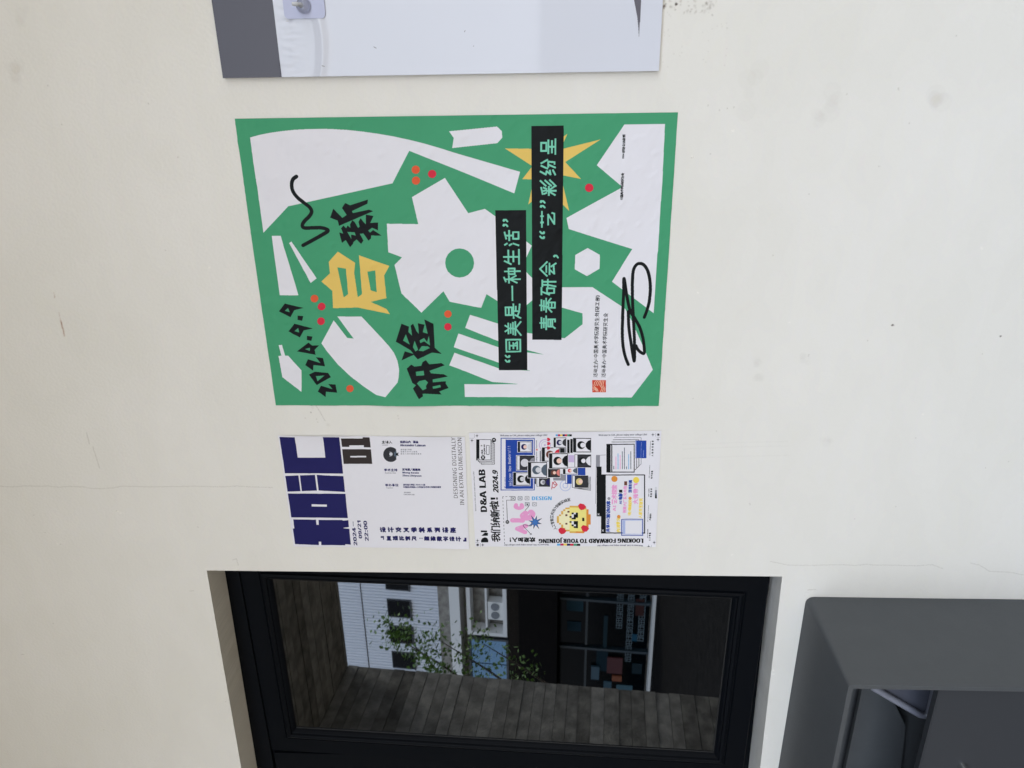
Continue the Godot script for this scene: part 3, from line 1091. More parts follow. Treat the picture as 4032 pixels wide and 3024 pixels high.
func print_green_poster() -> void:
	fill("white", [[559.4,25.1,563.8,43.5,567.3,64.2,570.2,88.8,572.2,113.2,573.3,141.4,573.4,165.5,572.5,189.4,570.7,215.2,567.3,244.9,563,274.4,557.8,303.9,551.4,333.4,544,362.9,535.5,392.4,525.3,424.3,490.2,545.2,449.9,533.5,495.3,423,531.3,331.9,471.2,295.1,429.2,82.8,377.4,25.4]])
	fill("white", [[565.8,410.7,553.6,419.1,535.4,415.3,543.2,502,552.8,511.9,564.9,511.1,573.1,502.2]])
	fill("white", [[371.5,41.7,371.4,60.2,248.3,81.1,248.5,42]])
	fill("white", [[356.5,75.6,359.8,80.7,283.9,123.7,274.2,110]])
	fill("white", [[139.7,25.1,140.4,32.6,115.9,36,115.9,42.7,82.8,67.8,32.1,61.4,66.5,23.4,115.4,21.4,115.9,27.8]])
	fill("white", [[202.6,158.7,202.3,209.5,138.2,262,123.1,271.9,104.4,278.4,83.2,280.7,66.6,278.6,54.6,275.5,19.9,245.9,25,226.4,46.1,198.2,68.9,173.1,95.1,148.6,126.8,127.2,143.7,118.1,194.4,149.9,155.4,174.7,153.7,188.1]])
	fill("white", [[444.7,331.7,480.5,398.7,412.8,441.8,420.9,474.9,406.1,495.4,347.8,567.3,310.3,550,293.3,557.2,275.1,575.1,241.6,575,219.8,549.3,215.5,519.2,234.3,495.9,249,473.8,220.1,461.9,230.2,412.1,233.3,396.7,255.5,384.8,210.3,336.7,251.5,297.4,310.8,287.3,326.1,303.8,336.7,276.7,393.5,277.7,392.4,341.1]])
	fill("green", [[313.8,450.2,304.7,448.5,296.4,444,289.8,437.2,285.6,428.8,284.2,419.5,285.7,410.4,290,402.3,296.7,396,305,392.2,314.2,391.2,323.3,393,331.4,397.6,337.9,404.4,342,412.8,343.3,421.9,341.9,430.9,337.7,438.9,331.1,445.2,322.9,449.1]])
	fill("white", [[205.3,438.1,165.5,558.4,154,635.6,184.3,672.4,207.6,671.9,219.5,630.1,228.4,594.2,262.5,594.1,262.5,691.1,217.2,759.2,190.3,774.3,119,807.9,83.6,823.4,20,781.8,20.5,420.6,50.4,420.6,50.7,540.6,55.9,481,93.8,389.7,122.3,402.1,86.7,495.7,80.8,564.1,99.6,496,134.5,401.1,164.7,412.2,134.4,496,122.3,557.7,117.7,591.9,127.4,557.8,148.1,495.2,176.7,426.9]])
	fill("white", [[573.7,742.4,573.8,818.2,474.2,819.5,334.7,818.9,329.5,818.2,207.4,818,273.8,730,329.8,762.2,339.6,768.1,380,640.9,401.7,635.9,457.6,739.8,462.5,740,500.8,692.6]])
	fill("white", [[342.5,679.1,328.4,703.8,300.5,704.3,285.6,679.2,299.5,654.2,328.4,654.5]])
	fill("yellow", [[533.5,516.7,531.8,595.2,558.5,635.6,530.5,622.8,547.7,699,507.4,632.2,475.8,663,483.6,623.4,415.2,641.2,457.1,597.5,428.5,560.7,475.8,571.3,476.4,549.3,500.4,569]])
	fill("ink", [[417.5,495.3,417.8,556.3,82.9,556.8,82.7,496.1]])
	fill("ink", [[573,567.3,573.2,628.4,150.2,629.2,150.3,567.9]])
	fill("orange", [[496.3,350.6,493.9,350.1,491.8,348.8,490.1,346.9,489,344.6,488.7,342.1,489.1,339.6,490.2,337.4,491.9,335.7,494.1,334.7,496.5,334.5,498.8,335,501,336.3,502.7,338.2,503.7,340.5,504.1,343,503.7,345.5,502.6,347.7,500.8,349.4,498.7,350.4]])
	fill("orange", [[475.9,349.8,473.5,349.3,471.4,348,469.7,346.1,468.6,343.7,468.2,341.2,468.6,338.7,469.8,336.5,471.5,334.8,473.7,333.8,476.1,333.6,478.5,334.1,480.7,335.4,482.4,337.3,483.5,339.6,483.8,342.2,483.4,344.7,482.3,346.9,480.5,348.5,478.4,349.6]])
	fill("red", [[488,382.1,485.6,381.6,483.5,380.3,481.8,378.5,480.7,376.1,480.4,373.6,480.8,371.1,481.9,368.9,483.6,367.2,485.8,366.2,488.2,365.9,490.6,366.5,492.7,367.7,494.4,369.6,495.5,371.9,495.8,374.5,495.4,376.9,494.3,379.1,492.6,380.8,490.4,381.8]])
	fill("red", [[458.9,687.4,456.4,687.1,454.2,686,452.5,684.2,451.4,681.9,451,679.4,451.4,676.8,452.6,674.5,454.4,672.7,456.6,671.4,459.1,671,461.5,671.3,463.7,672.4,465.5,674.2,466.6,676.5,466.9,679,466.5,681.5,465.4,683.9,463.6,685.7,461.4,686.9]])
	fill("orange", [[241.1,122.1,238.5,121.4,236.3,120,234.5,118,233.3,115.6,232.9,113.1,233.3,110.6,234.5,108.5,236.3,106.9,238.6,106.1,241.1,106,243.7,106.6,245.9,108.1,247.7,110,248.9,112.4,249.2,115,248.8,117.4,247.7,119.5,245.9,121.1,243.6,122]])
	fill("red", [[224,135.3,221.4,134.6,219.1,133.2,217.3,131.2,216.1,128.8,215.7,126.3,216.2,123.8,217.3,121.7,219.2,120.1,221.5,119.2,224,119.1,226.6,119.8,228.8,121.2,230.7,123.2,231.8,125.5,232.2,128.1,231.8,130.5,230.6,132.7,228.8,134.3,226.5,135.2]])
	fill("red", [[192.4,130.7,189.8,130.1,187.5,128.6,185.6,126.6,184.4,124.2,184,121.7,184.4,119.2,185.6,117,187.5,115.4,189.8,114.5,192.4,114.4,195,115.1,197.3,116.5,199.2,118.5,200.3,120.9,200.7,123.5,200.3,126,199.1,128.1,197.3,129.7,195,130.6]])
	fill("orange", [[207,399.8,204.5,399.4,202.3,398.1,200.5,396.3,199.4,394.1,199,391.7,199.4,389.3,200.5,387.2,202.3,385.5,204.6,384.5,207.1,384.2,209.5,384.7,211.8,386,213.5,387.8,214.6,390,215,392.4,214.6,394.8,213.5,396.9,211.7,398.6,209.5,399.6]])
	fill("red", [[179.2,398.4,176.7,397.9,174.4,396.7,172.6,394.9,171.5,392.6,171.1,390.2,171.5,387.8,172.7,385.6,174.5,384,176.7,383,179.3,382.7,181.8,383.2,184,384.4,185.8,386.2,187,388.5,187.3,390.9,186.9,393.3,185.8,395.5,184,397.1,181.7,398.1]])
	fill("orange", [[39.8,177.3,37.2,176.7,34.8,175.4,32.9,173.4,31.7,171.1,31.3,168.5,31.7,166.1,32.9,164,34.8,162.4,37.2,161.5,39.8,161.4,42.4,162,44.8,163.4,46.7,165.3,47.9,167.7,48.3,170.2,47.9,172.6,46.7,174.7,44.8,176.3,42.4,177.2]])
	path("ink", 7.2, [486.1,106.5,480.7,98.7,470.9,94.8,458,95.8,446,103.7,434.9,116.9,426.8,126.3,418.7,129.1,409.6,123.3,400.6,112.8,392.4,107.2,386.9,110.1,386.7,128,386.6,144.8,381.2,157.8,371.6,143.1,351.7,103.5], true)
	path("ink", 6.4, [95.3,771.1,113.3,763.8,138.6,757.9,170.2,755.3,210.2,754.7,249.5,754.7,280.3,754,245.1,761.2,213.5,769.4,195.8,780.4,174.6,792.1,149.8,799.8,121.3,803.5,122.5,795.9,130.5,788.3,137.4,785], true)
	path("ink", 6.4, [211.3,765.9,179.1,768.4,145.4,774.2,102.9,783.2,145.3,781.6,192.5,777.4,234.2,773.5,270.8,771.4,296.3,772.2,308.3,778.1,310.5,786.3,305.6,794.8,290.9,802.8,266.4,807.9,238.4,808.2,216.6,804.8,198.6,799.4], true)
	fill("yellow", [[318,152.6,338.5,173.5,315.5,207,295.3,202.7,243.6,205.5,250.1,215.2,330.9,216,308.7,276.7,288.9,264.3,241.3,265.3,233.8,231.9,217.9,263.7,207,270.1,221.9,203,220.3,150.9,257.4,153.5,277.3,132.9,294.3,152.8], [306.6,169.3,303.5,186.2,250.3,186.1,243.3,175.9], [297.3,230.5,299.7,246.8,254.4,246.2,258.3,234]])
	fill("ink", [[423.8,173,405.8,189.5,411.4,198.8,425,190.6,434.6,197.8,430.1,207.3,440.9,243.9,432.8,242.1,419,210.2,415,211.7,421.3,244.2,418.2,252.3,390,180.8,400.6,179.4,406.4,164.9]])
	fill("ink", [[376.9,179.9,374.7,187.7,385.1,184.5,390.8,189.9,385,195,390.7,198.3,386.1,203.5,392.7,203.7,401.2,209.1,397.7,213.4,385.4,219.4,388.4,222.6,397.6,221.3,404.7,226.1,392.4,235.5,411.7,237.2,408.9,252.3,395.4,244.5,396.1,260.4,380.6,258.9,385.8,247.4,380.1,239,376,242.4,381.3,249.1,369.8,265.8,370.4,244.4,364.6,243.5,360.1,238.1,374.4,228.8,374.1,221.3,360.4,227.8,353.6,222.3,362.8,213.9,357.6,207.5,353.5,205.6,347.3,199.3,361.5,191.8,356.1,183.3], [378,196.4,377,211.4,370.4,212.9,372.6,203.9,363.9,203.5]])
	fill("ink", [[106,340.3,96.2,346.8,99.2,372.9,94,379.9,81.3,346.2,75.6,349.3,73.7,376.5,68,385.4,61.8,352.1,55.1,352.2,57.5,380.9,52.3,380,41.7,385.8,33.5,365.1,26.5,369.7,29.3,328.6,23.2,329.4,15.9,319.9,40.7,308,47.9,315,53.4,307.5,86.1,297.3,95.5,307.5,91,314.4,92.6,329.2,100.9,332.4], [78.9,316.5,81.3,333.5,71.3,334.7,69.4,317.1], [52.2,317.6,58.2,323.6,60.6,336.1,54.6,341.8,47,336.9,40.2,337.2,36.6,329.1], [45.5,351.3,48.9,368.1,43.6,369.2,40.2,351.9]])
	fill("ink", [[186.5,293,180.4,308.6,168.6,306.5,159.9,313.9,182.6,312.3,186.7,317.8,170.1,323.8,164,328.2,187.5,327.9,184.3,341.7,167.8,336.8,164.4,347.1,195.6,341.7,186.5,360.4,133.4,360.4,119.7,374.5,122.6,354.1,107.2,322.5,117.3,314.3,104.9,287.4,125.4,295.7,119.6,314,127.7,308.3,147.1,278.1], [163.4,300.9,149.6,293.8,140.4,307.5], [148.9,318.5,134.6,313.8,124.9,318.7,128.8,324.7], [159.8,349.5,146.1,344.8,154.8,338.7,149.6,329.1,143.8,330.1,147.3,338.9,138.1,350.5], [136.9,332.8,126.5,325.5,125.4,335.4,132.7,350.2,136.2,346]])
	fill("ink", [[231,50.4,221.5,88.7,216.6,68.8,201.4,58.5,214.3,35.7], [221.6,56.2,215.4,48.4,212.2,58.6]])
	fill("ink", [[204.9,74.4,203.6,86.2,193.4,82.3,195.5,72.8]])
	fill("ink", [[187.1,65.1,176.8,103.8,172.3,83.3,156.7,72.9,170.1,50.1], [177.8,72,170.7,63.1,167.7,73]])
	fill("ink", [[160.4,89,158.7,100.6,149.3,97.1,151.2,87.5]])
	fill("ink", [[145.6,90.8,139.1,97.9,138.9,112.4,129.1,101.9,117.9,102.6,125.7,63.1], [130.8,81,134,92.1,126.6,91.3]])
	fill("ink", [[108.1,85.1,98.6,111.3,112.3,102.7,110.9,117.6,91.5,120,94.6,95.7,81.6,92.8,94.6,77.4]])
	fill("ink", [[79.2,96.6,76.6,125.1,67,130.7,48.2,97,72.5,82.5], [68.9,97.7,70.8,117,57.4,100.3]])
	fill("ink", [[46.8,106.4,38.6,131.3,50.9,123.1,49.7,138.9,30.3,140.3,32.7,115.8,20,113.8,33.2,97.8]])
	hanzi("teal", "国美是一种生", 137.8, 527.6, 37.54, 32.80, 3.50, -0.005)
	hanzi("teal", "活", 363.6, 527, 31.00, 31.00, 3.50, 0.000)
	hanzi("teal", "青春研会", 187.4, 599.9, 37.70, 32.30, 3.50, -0.001)
	hanzi("teal", "艺", 399.6, 599.8, 30.60, 30.60, 3.50, 0.000)
	hanzi("teal", "彩纷呈", 460, 599.5, 37.75, 30.10, 3.50, 0.000)
	fill("teal", [[114.3,521.2,113.4,521,112.6,520.7,112,520.1,111.6,519.3,111.5,518.5,111.6,517.7,112,517,112.6,516.4,113.4,516,114.3,515.9,115.1,516,115.9,516.4,116.5,517,116.9,517.8,117,518.6,116.9,519.4,116.5,520.1,115.9,520.7,115.1,521.1]])
	path("teal", 3.6, [112.4,518.5,112.4,513.7,116.1,510.6], false)
	fill("teal", [[103.6,521,102.7,520.9,101.9,520.5,101.3,519.9,100.9,519.2,100.8,518.3,100.9,517.5,101.3,516.8,101.9,516.2,102.7,515.8,103.6,515.7,104.4,515.9,105.2,516.3,105.8,516.9,106.2,517.6,106.4,518.4,106.2,519.2,105.8,520,105.2,520.5,104.4,520.9]])
	path("teal", 3.6, [101.7,518.4,101.7,513.5,105.4,510.5], false)
	fill("teal", [[397.5,514.3,396.7,514.2,396,513.8,395.5,513.3,395.2,512.6,395,511.8,395.2,511.1,395.5,510.4,396.1,509.9,396.7,509.5,397.5,509.4,398.2,509.5,398.9,509.9,399.4,510.5,399.8,511.1,399.9,511.9,399.8,512.7,399.4,513.4,398.9,513.9,398.2,514.2]])
	path("teal", 3.6, [399.1,511.9,399,516.4,395.8,519.2], false)
	fill("teal", [[388.1,514.2,387.4,514,386.7,513.7,386.2,513.1,385.8,512.4,385.7,511.7,385.9,510.9,386.2,510.2,386.7,509.7,387.4,509.3,388.2,509.2,388.9,509.4,389.6,509.7,390.1,510.3,390.5,511,390.6,511.7,390.5,512.5,390.1,513.2,389.6,513.7,388.9,514.1]])
	path("teal", 3.6, [389.8,511.7,389.7,516.3,386.5,519.1], false)
	fill("teal", [[373.9,593.9,373.1,593.8,372.5,593.5,371.9,592.9,371.6,592.2,371.5,591.5,371.6,590.7,371.9,590,372.5,589.5,373.2,589.1,373.9,589,374.7,589.1,375.4,589.5,375.9,590,376.2,590.7,376.4,591.5,376.2,592.2,375.9,592.9,375.3,593.5,374.6,593.8]])
	path("teal", 3.6, [372.3,591.5,372.3,586.9,375.6,584.1], false)
	fill("teal", [[364.5,594,363.7,593.8,363.1,593.5,362.5,592.9,362.2,592.3,362.1,591.5,362.2,590.7,362.5,590,363.1,589.5,363.8,589.1,364.5,589,365.3,589.1,366,589.5,366.5,590,366.9,590.7,367,591.5,366.8,592.2,366.5,592.9,365.9,593.5,365.3,593.8]])
	path("teal", 3.6, [362.9,591.5,362.9,587,366.2,584.1], false)
	fill("teal", [[433.2,588.1,432.4,587.9,431.8,587.6,431.3,587.1,430.9,586.4,430.8,585.6,430.9,584.9,431.3,584.2,431.8,583.7,432.5,583.3,433.2,583.2,434,583.3,434.6,583.7,435.1,584.2,435.5,584.9,435.6,585.6,435.4,586.4,435.1,587.1,434.6,587.6,433.9,587.9]])
	path("teal", 3.6, [434.8,585.6,434.7,590.1,431.5,592.9], false)
	fill("teal", [[424.1,588.1,423.3,588,422.7,587.6,422.1,587.1,421.8,586.4,421.7,585.6,421.8,584.9,422.2,584.2,422.7,583.7,423.4,583.3,424.1,583.2,424.8,583.3,425.5,583.7,426,584.2,426.3,584.9,426.5,585.6,426.3,586.4,426,587.1,425.5,587.6,424.8,588]])
	path("teal", 3.6, [425.7,585.6,425.6,590.1,422.4,593], false)
	fill("teal", [[326.3,615.1,325.5,615,324.8,614.6,324.3,614.1,323.9,613.4,323.8,612.6,324,611.9,324.3,611.2,324.9,610.6,325.6,610.2,326.3,610.1,327.1,610.2,327.8,610.6,328.4,611.1,328.7,611.8,328.8,612.6,328.7,613.4,328.3,614.1,327.8,614.6,327.1,615]])
	path("teal", 3.6, [327.8,613.6,327.5,617.2,323.6,619.9], false)
	hanzi("ink", "活动主办", 71.4, 702.2, 9.77, 8.90, 1.00, 0.003)
	hanzi("ink", "中国美术学院研究生处", 115, 701.9, 9.99, 8.70, 1.00, 0.000)
	hanzi("ink", "研工部", 218.1, 701.7, 9.85, 8.50, 1.00, 0.015)
	latin("ink", ":", 106.5, 699.7, 2.3, 3.9, 0, "bold")
	latin("ink", "(", 210.9, 697.8, 2.1, 8.5, 0, "bold")
	latin("ink", ")", 242.8, 698, 2.1, 8.4, 0, "bold")
	hanzi("ink", "活动承办", 71.4, 719.6, 9.73, 8.80, 1.00, 0.000)
	hanzi("ink", "中国美术学院研究生会", 115, 719.5, 9.86, 8.70, 1.00, 0.001)
	latin("ink", ":", 106.4, 717.2, 2.4, 3.8, 0, "bold")
	latin("ink", "2024", 512.2, 740.9, 9.4, 3.2, 0, "bold")
	hanzi("ink", "校研会纳新群", 525.4, 742.6, 5.58, 5.10, 0.80, -0.004)
	hanzi("ink", "中国美术学院研究生会", 437.5, 742.7, 5.12, 5.20, 0.80, 0.000)
	fill("logo", [[60.1,695.9,60.1,724.9,32,725.8,31.9,696.7]])
	path("cream", 1.1, [46.5,707.6,53.1,709.2,59.1,712.6], false)
	path("cream", 1.1, [42.9,697.5,45.3,701.4,33.4,705.1], false)
	path("cream", 1.1, [59.1,714.3,48.9,712,40.6,717.5,32.4,714], false)
	path("cream", 1.1, [46.5,703.6,54,705.2,59.1,709], false)
	path("cream", 1.1, [39.6,697.6,42.9,704.2,33.4,707.3], false)
	path("cream", 1.1, [59.1,717.6,48.9,715.5,40.6,720.4,32.4,717.8], false)
	path("cream", 1.1, [46.5,699.6,54.9,701.2,59.1,705.5], false)
	path("cream", 1.1, [36.2,697.7,40.6,706.9,33.4,709.5], false)
	path("cream", 1.1, [59.1,720.9,48.9,719,40.6,723.3,32.4,721.6], false)
func print_lecture_poster() -> void:
	fill("navy", [[289.6,3,289.5,38,238,38.4,238.2,101.8,290.7,102.3,290.6,139.2,197.8,138.8,197.6,3.6]])
	fill("navy", [[190.7,3.6,192.4,34.6,151.1,34.5,149.6,3.8]])
	fill("navy", [[192.4,37.9,193.9,72.9,152.9,73,151.1,37.8]])
	fill("navy", [[193.9,77,191.3,138.7,149.7,138.6,153.1,77]])
	fill("navy", [[144.5,3.8,145.1,138.9,80.6,138.8,80.2,4.1], [116.2,56.3,116,92.4,110.3,91.8,110.3,55.8]])
	fill("navy", [[74.7,7.8,74.8,62.2,61.1,61.9,60.8,67.3,74.2,68.3,75,125.6,73.4,125.4,74.8,139.2,55.9,139,53.7,125.6,52.5,125.9,50.7,139.4,7.2,139.2,8.5,125.9,5.2,125.6,4.7,67.5,14.2,68,14.5,62.3,4.7,61.6,6.7,4,49.8,3.9,50.3,7.8]])
	fill("brown", [[287.3,142.7,287,191.5,290.3,192.1,289.8,207.5,264.6,207.8,264.9,192.1,270,192.2,269.6,159.4,265.7,159.4,265.9,142.8]])
	fill("brown", [[259.9,142.6,260,208.1,223.3,207.9,222.9,142.5], [243,159.3,243.3,195.6,239.6,195.3,239.6,159.3]])
	latin("navy", "2024", 5.3, 146.2, 48.9, 8.4, 0, "bold")
	path("navy", 1.1, [57.7,149.5,71.3,150], false)
	latin("navy", "09/21", 25.0, 160.0, 48.5, 8.0, 0, "bold")
	latin("navy", "22:00", 18.1, 174.4, 55.0, 8.8, 0, "bold")
	hanzi("ink", "主讲人", 278.2, 237.8, 8.05, 6.60, 1.20, 1.558)
	fill("charcoal", [[247.6,269.3,241.7,268,236.4,265.2,232.1,261.1,229.3,256.1,228.3,250.7,229.2,245.4,231.9,240.7,236.1,237.2,241.4,235.2,247.3,234.8,253.2,236.1,258.5,238.9,262.8,243,265.5,248,266.5,253.4,265.6,258.6,262.9,263.2,258.8,266.7,253.5,268.8]])
	fill("white", [[263.3,265.8,266.1,274.7,229.1,272.2,231.8,264.8,242,263.4,254,264.2]])
	fill("grey", [[248.4,256.6,246.5,256.2,244.7,255.3,243.3,253.9,242.4,252.2,242.1,250.5,242.4,248.7,243.3,247.2,244.7,246,246.4,245.4,248.4,245.2,250.3,245.6,252.1,246.6,253.5,247.9,254.4,249.6,254.7,251.4,254.4,253.1,253.5,254.6,252.1,255.8,250.4,256.5]])
	fill("charcoal", [[248.4,252.1,246.7,251.7,245.1,250.9,243.9,249.7,243.1,248.2,242.8,246.7,243.1,245.1,243.8,243.8,245.1,242.8,246.6,242.2,248.3,242,250,242.4,251.6,243.2,252.8,244.4,253.6,245.9,253.9,247.5,253.7,249,252.9,250.3,251.7,251.4,250.1,252]])
	fill("pale", [[248.4,256.3,247.2,256,246,255.4,245.1,254.5,244.6,253.5,244.3,252.3,244.5,251.2,245.1,250.2,246,249.4,247.1,249,248.4,248.9,249.6,249.2,250.8,249.8,251.7,250.7,252.3,251.7,252.5,252.9,252.3,254,251.7,255,250.8,255.7,249.7,256.2]])
	fill("slate", [[252.2,259.5,257.7,265.4,248.5,266,239.3,264.2,244.8,259]])
	fill("ink", [[250.4,263.9,252.8,270.5,248.5,268.5,243.9,270.2,245.7,263.9]])
	hanzi("navy", "亚历山大", 279.3, 278.5, 6.10, 5.70, 1.40, 1.565)
	hanzi("navy", "莱曼", 279.5, 307.9, 6.10, 5.70, 1.40, 1.571)
	latin("navy", "Alexander Laiman", 268.4, 275.2, 5.7, 57, 1, "bold")
	hanzi("grey", "麻省理工学院", 260, 277.3, 4.26, 3.30, 0.60, 1.561)
	hanzi("grey", "组数字开中心研究", 254.7, 276.9, 4.89, 3.40, 0.60, 1.562)
	hanzi("grey", "创办人设计科研究美术", 249.4, 276.6, 4.82, 3.30, 0.60, 1.564)
	latin("grey", "Lecturer", 269.9, 234.5, 2.8, 12.8, 1, "bold")
	hanzi("navy", "学术主持", 207.8, 237.4, 7.77, 6.40, 1.20, 1.562)
	latin("grey", "Academic Host", 199, 235.2, 3.1, 25.2, 1, "bold")
	hanzi("navy", "王可欣", 209.5, 278.5, 6.15, 5.40, 1.40, 1.563)
	path("navy", 1, [205.9,293.9,212.5,298.4], false)
	hanzi("navy", "周致远", 209.7, 302.1, 6.15, 5.40, 1.40, 1.563)
	latin("navy", "Wang Kexin", 198.2, 275.3, 5.8, 37.9, 1, "bold")
	latin("navy", "Zhou Zhiyuan", 190.7, 275.4, 5.8, 43.3, 1, "bold")
	hanzi("navy", "举办单位", 168.9, 237.2, 7.77, 6.50, 1.20, 1.562)
	latin("grey", "Organizer", 160, 235.4, 3.3, 16, 1, "bold")
	hanzi("navy", "麻省理工学院", 170.4, 277.5, 4.44, 4.00, 0.90, 1.557)
	latin("navy", "ADE", 169.1, 303.7, 3.3, 12.1, 1, "bold")
	hanzi("navy", "小组", 170.9, 318.9, 5.00, 4.10, 0.90, 1.571)
	hanzi("navy", "中国美术学院人工智能艺术设计创新实验室", 164.3, 277.1, 4.63, 4.10, 0.90, 1.560)
	latin("grey", "ADE@MIT", 148.5, 275.6, 3.3, 16.2, 1, "bold")
	latin("grey", "CAA D&A LAB", 143.6, 275.2, 3.2, 24.6, 1, "bold")
	latin("brown", "DESIGNING DIGITALLY", 136.9, 390.9, 154.7, 9.1, 0, "thin")
	latin("brown", "IN AN EXTRA DIMENSION", 118.8, 404.9, 172.0, 9.1, 0, "thin")
	hanzi("navy", "设计交叉学科系列讲座", 49.7, 219.3, 18.48, 12.60, 3.10, 1.564)
	hanzi("navy", "直观比例尺", 26.4, 232, 15.00, 10.90, 2.90, 1.571)
	hanzi("navy", "超维数字设计", 26.7, 322.1, 15.02, 10.90, 2.90, 1.571)
	fill("navy", [[31.8,212.9,32.3,220.5,21.7,220,21.7,217.9,27.4,218,27.3,212.5]])
	fill("navy", [[24.4,408.6,24.5,411.6,30.6,411.8,30.6,416.5,20.1,416.5,20,408.8]])
	fill("navy", [[27.1,307.4,26.6,307.3,26.1,307.1,25.7,306.8,25.5,306.4,25.4,305.9,25.5,305.5,25.7,305.1,26.1,304.8,26.5,304.7,27,304.6,27.5,304.7,28,304.9,28.3,305.3,28.6,305.7,28.7,306.1,28.6,306.5,28.4,306.9,28,307.2,27.6,307.4]])
	fill("navy", [[27.1,312.3,26.6,312.2,26.2,312,25.8,311.7,25.6,311.3,25.5,310.8,25.6,310.4,25.8,310,26.1,309.7,26.6,309.6,27.1,309.5,27.6,309.6,28,309.8,28.4,310.2,28.7,310.6,28.7,311,28.7,311.4,28.4,311.8,28.1,312.1,27.6,312.3]])
func print_recruitment_poster() -> void:
	path("grey", 0.7, [289.6,13.2,289.5,21.7], false)
	path("grey", 0.7, [294.3,17.7,284.9,17.3], false)
	fill("grey", [[289.6,19.6,288.8,19.5,288.2,19.1,287.7,18.6,287.3,18,287.2,17.4,287.4,16.7,287.7,16.1,288.2,15.7,288.9,15.4,289.6,15.3,290.3,15.5,291,15.8,291.5,16.3,291.8,16.9,291.9,17.6,291.8,18.2,291.5,18.8,290.9,19.3,290.3,19.5]])
	fill("ink", [[289.6,18.5,289.2,18.4,288.9,18.2,288.7,18,288.5,17.7,288.5,17.4,288.6,17.1,288.7,16.9,289,16.6,289.3,16.5,289.6,16.5,289.9,16.6,290.2,16.7,290.5,16.9,290.6,17.2,290.7,17.5,290.6,17.8,290.4,18.1,290.2,18.3,289.9,18.4]])
	path("grey", 0.7, [278,1.3,277.9,9.8], false)
	path("grey", 0.7, [282.7,5.8,273.3,5.3], false)
	fill("grey", [[277.9,7.7,277.2,7.6,276.6,7.2,276,6.7,275.7,6.1,275.6,5.4,275.7,4.8,276.1,4.2,276.6,3.8,277.3,3.5,278,3.4,278.7,3.6,279.4,3.9,279.9,4.4,280.2,5,280.3,5.7,280.2,6.3,279.9,6.9,279.3,7.4,278.7,7.6]])
	fill("ink", [[278,6.6,277.6,6.5,277.3,6.3,277.1,6.1,276.9,5.8,276.9,5.5,276.9,5.2,277.1,4.9,277.3,4.7,277.6,4.6,278,4.6,278.3,4.6,278.6,4.8,278.9,5,279,5.3,279.1,5.6,279,5.9,278.8,6.2,278.6,6.4,278.3,6.5]])
	path("grey", 0.7, [16.9,1.4,16.9,10.4], false)
	path("grey", 0.7, [22.2,6.1,11.6,5.7], false)
	fill("grey", [[16.9,8.2,16,8,15.3,7.7,14.7,7.1,14.4,6.5,14.2,5.8,14.4,5.1,14.7,4.5,15.3,4,16.1,3.7,16.9,3.6,17.7,3.8,18.4,4.1,19,4.7,19.4,5.3,19.5,6,19.4,6.7,19,7.3,18.4,7.8,17.7,8.1]])
	fill("ink", [[16.9,6.9,16.5,6.9,16.2,6.7,15.9,6.5,15.7,6.2,15.7,5.8,15.7,5.5,15.9,5.2,16.2,5,16.5,4.9,16.9,4.9,17.3,4.9,17.6,5.1,17.9,5.3,18,5.6,18.1,6,18,6.3,17.9,6.6,17.6,6.8,17.2,6.9]])
	path("grey", 0.7, [4.6,13,4.6,22.1], false)
	path("grey", 0.7, [9.9,17.8,-0.7,17.3], false)
	fill("grey", [[4.6,19.8,3.8,19.7,3,19.3,2.4,18.8,2.1,18.2,1.9,17.4,2.1,16.8,2.4,16.1,3,15.7,3.8,15.4,4.6,15.3,5.4,15.4,6.2,15.8,6.7,16.3,7.1,17,7.2,17.7,7.1,18.4,6.7,19,6.1,19.5,5.4,19.8]])
	fill("ink", [[4.6,18.6,4.2,18.5,3.9,18.4,3.6,18.1,3.4,17.8,3.4,17.5,3.4,17.2,3.6,16.9,3.9,16.7,4.2,16.6,4.6,16.5,5,16.6,5.3,16.7,5.6,17,5.8,17.3,5.8,17.6,5.8,17.9,5.6,18.2,5.3,18.4,5,18.6]])
	path("grey", 0.7, [287.7,401.5,287.6,409.9], false)
	path("grey", 0.7, [292.3,405.5,283,405.9], false)
	fill("grey", [[287.6,407.8,286.9,407.7,286.3,407.4,285.8,407,285.5,406.4,285.4,405.8,285.5,405.1,285.8,404.5,286.3,404.1,287,403.7,287.7,403.6,288.4,403.7,289.1,403.9,289.6,404.4,289.9,404.9,290,405.6,289.9,406.2,289.5,406.8,289,407.3,288.4,407.6]])
	fill("ink", [[287.7,406.6,287.3,406.6,287,406.5,286.8,406.3,286.7,406,286.6,405.7,286.7,405.4,286.8,405.2,287.1,404.9,287.4,404.8,287.7,404.7,288,404.8,288.3,404.9,288.5,405.1,288.7,405.3,288.7,405.6,288.7,405.9,288.5,406.2,288.3,406.4,288,406.6]])
	path("grey", 0.7, [275.6,413.3,275.5,421.6], false)
	path("grey", 0.7, [280.2,417.2,270.9,417.7], false)
	fill("grey", [[275.5,419.5,274.8,419.5,274.2,419.2,273.7,418.8,273.3,418.2,273.2,417.6,273.4,416.9,273.7,416.3,274.2,415.8,274.9,415.5,275.6,415.4,276.3,415.4,277,415.7,277.5,416.1,277.8,416.7,277.9,417.4,277.8,418,277.4,418.6,276.9,419.1,276.3,419.4]])
	fill("ink", [[275.6,418.4,275.2,418.4,274.9,418.3,274.7,418.1,274.5,417.8,274.5,417.5,274.5,417.2,274.7,416.9,274.9,416.7,275.2,416.5,275.6,416.5,275.9,416.5,276.2,416.6,276.4,416.8,276.6,417.1,276.6,417.4,276.6,417.7,276.4,418,276.2,418.2,275.9,418.4]])
	path("grey", 0.7, [1.1,402.8,1,411.7], false)
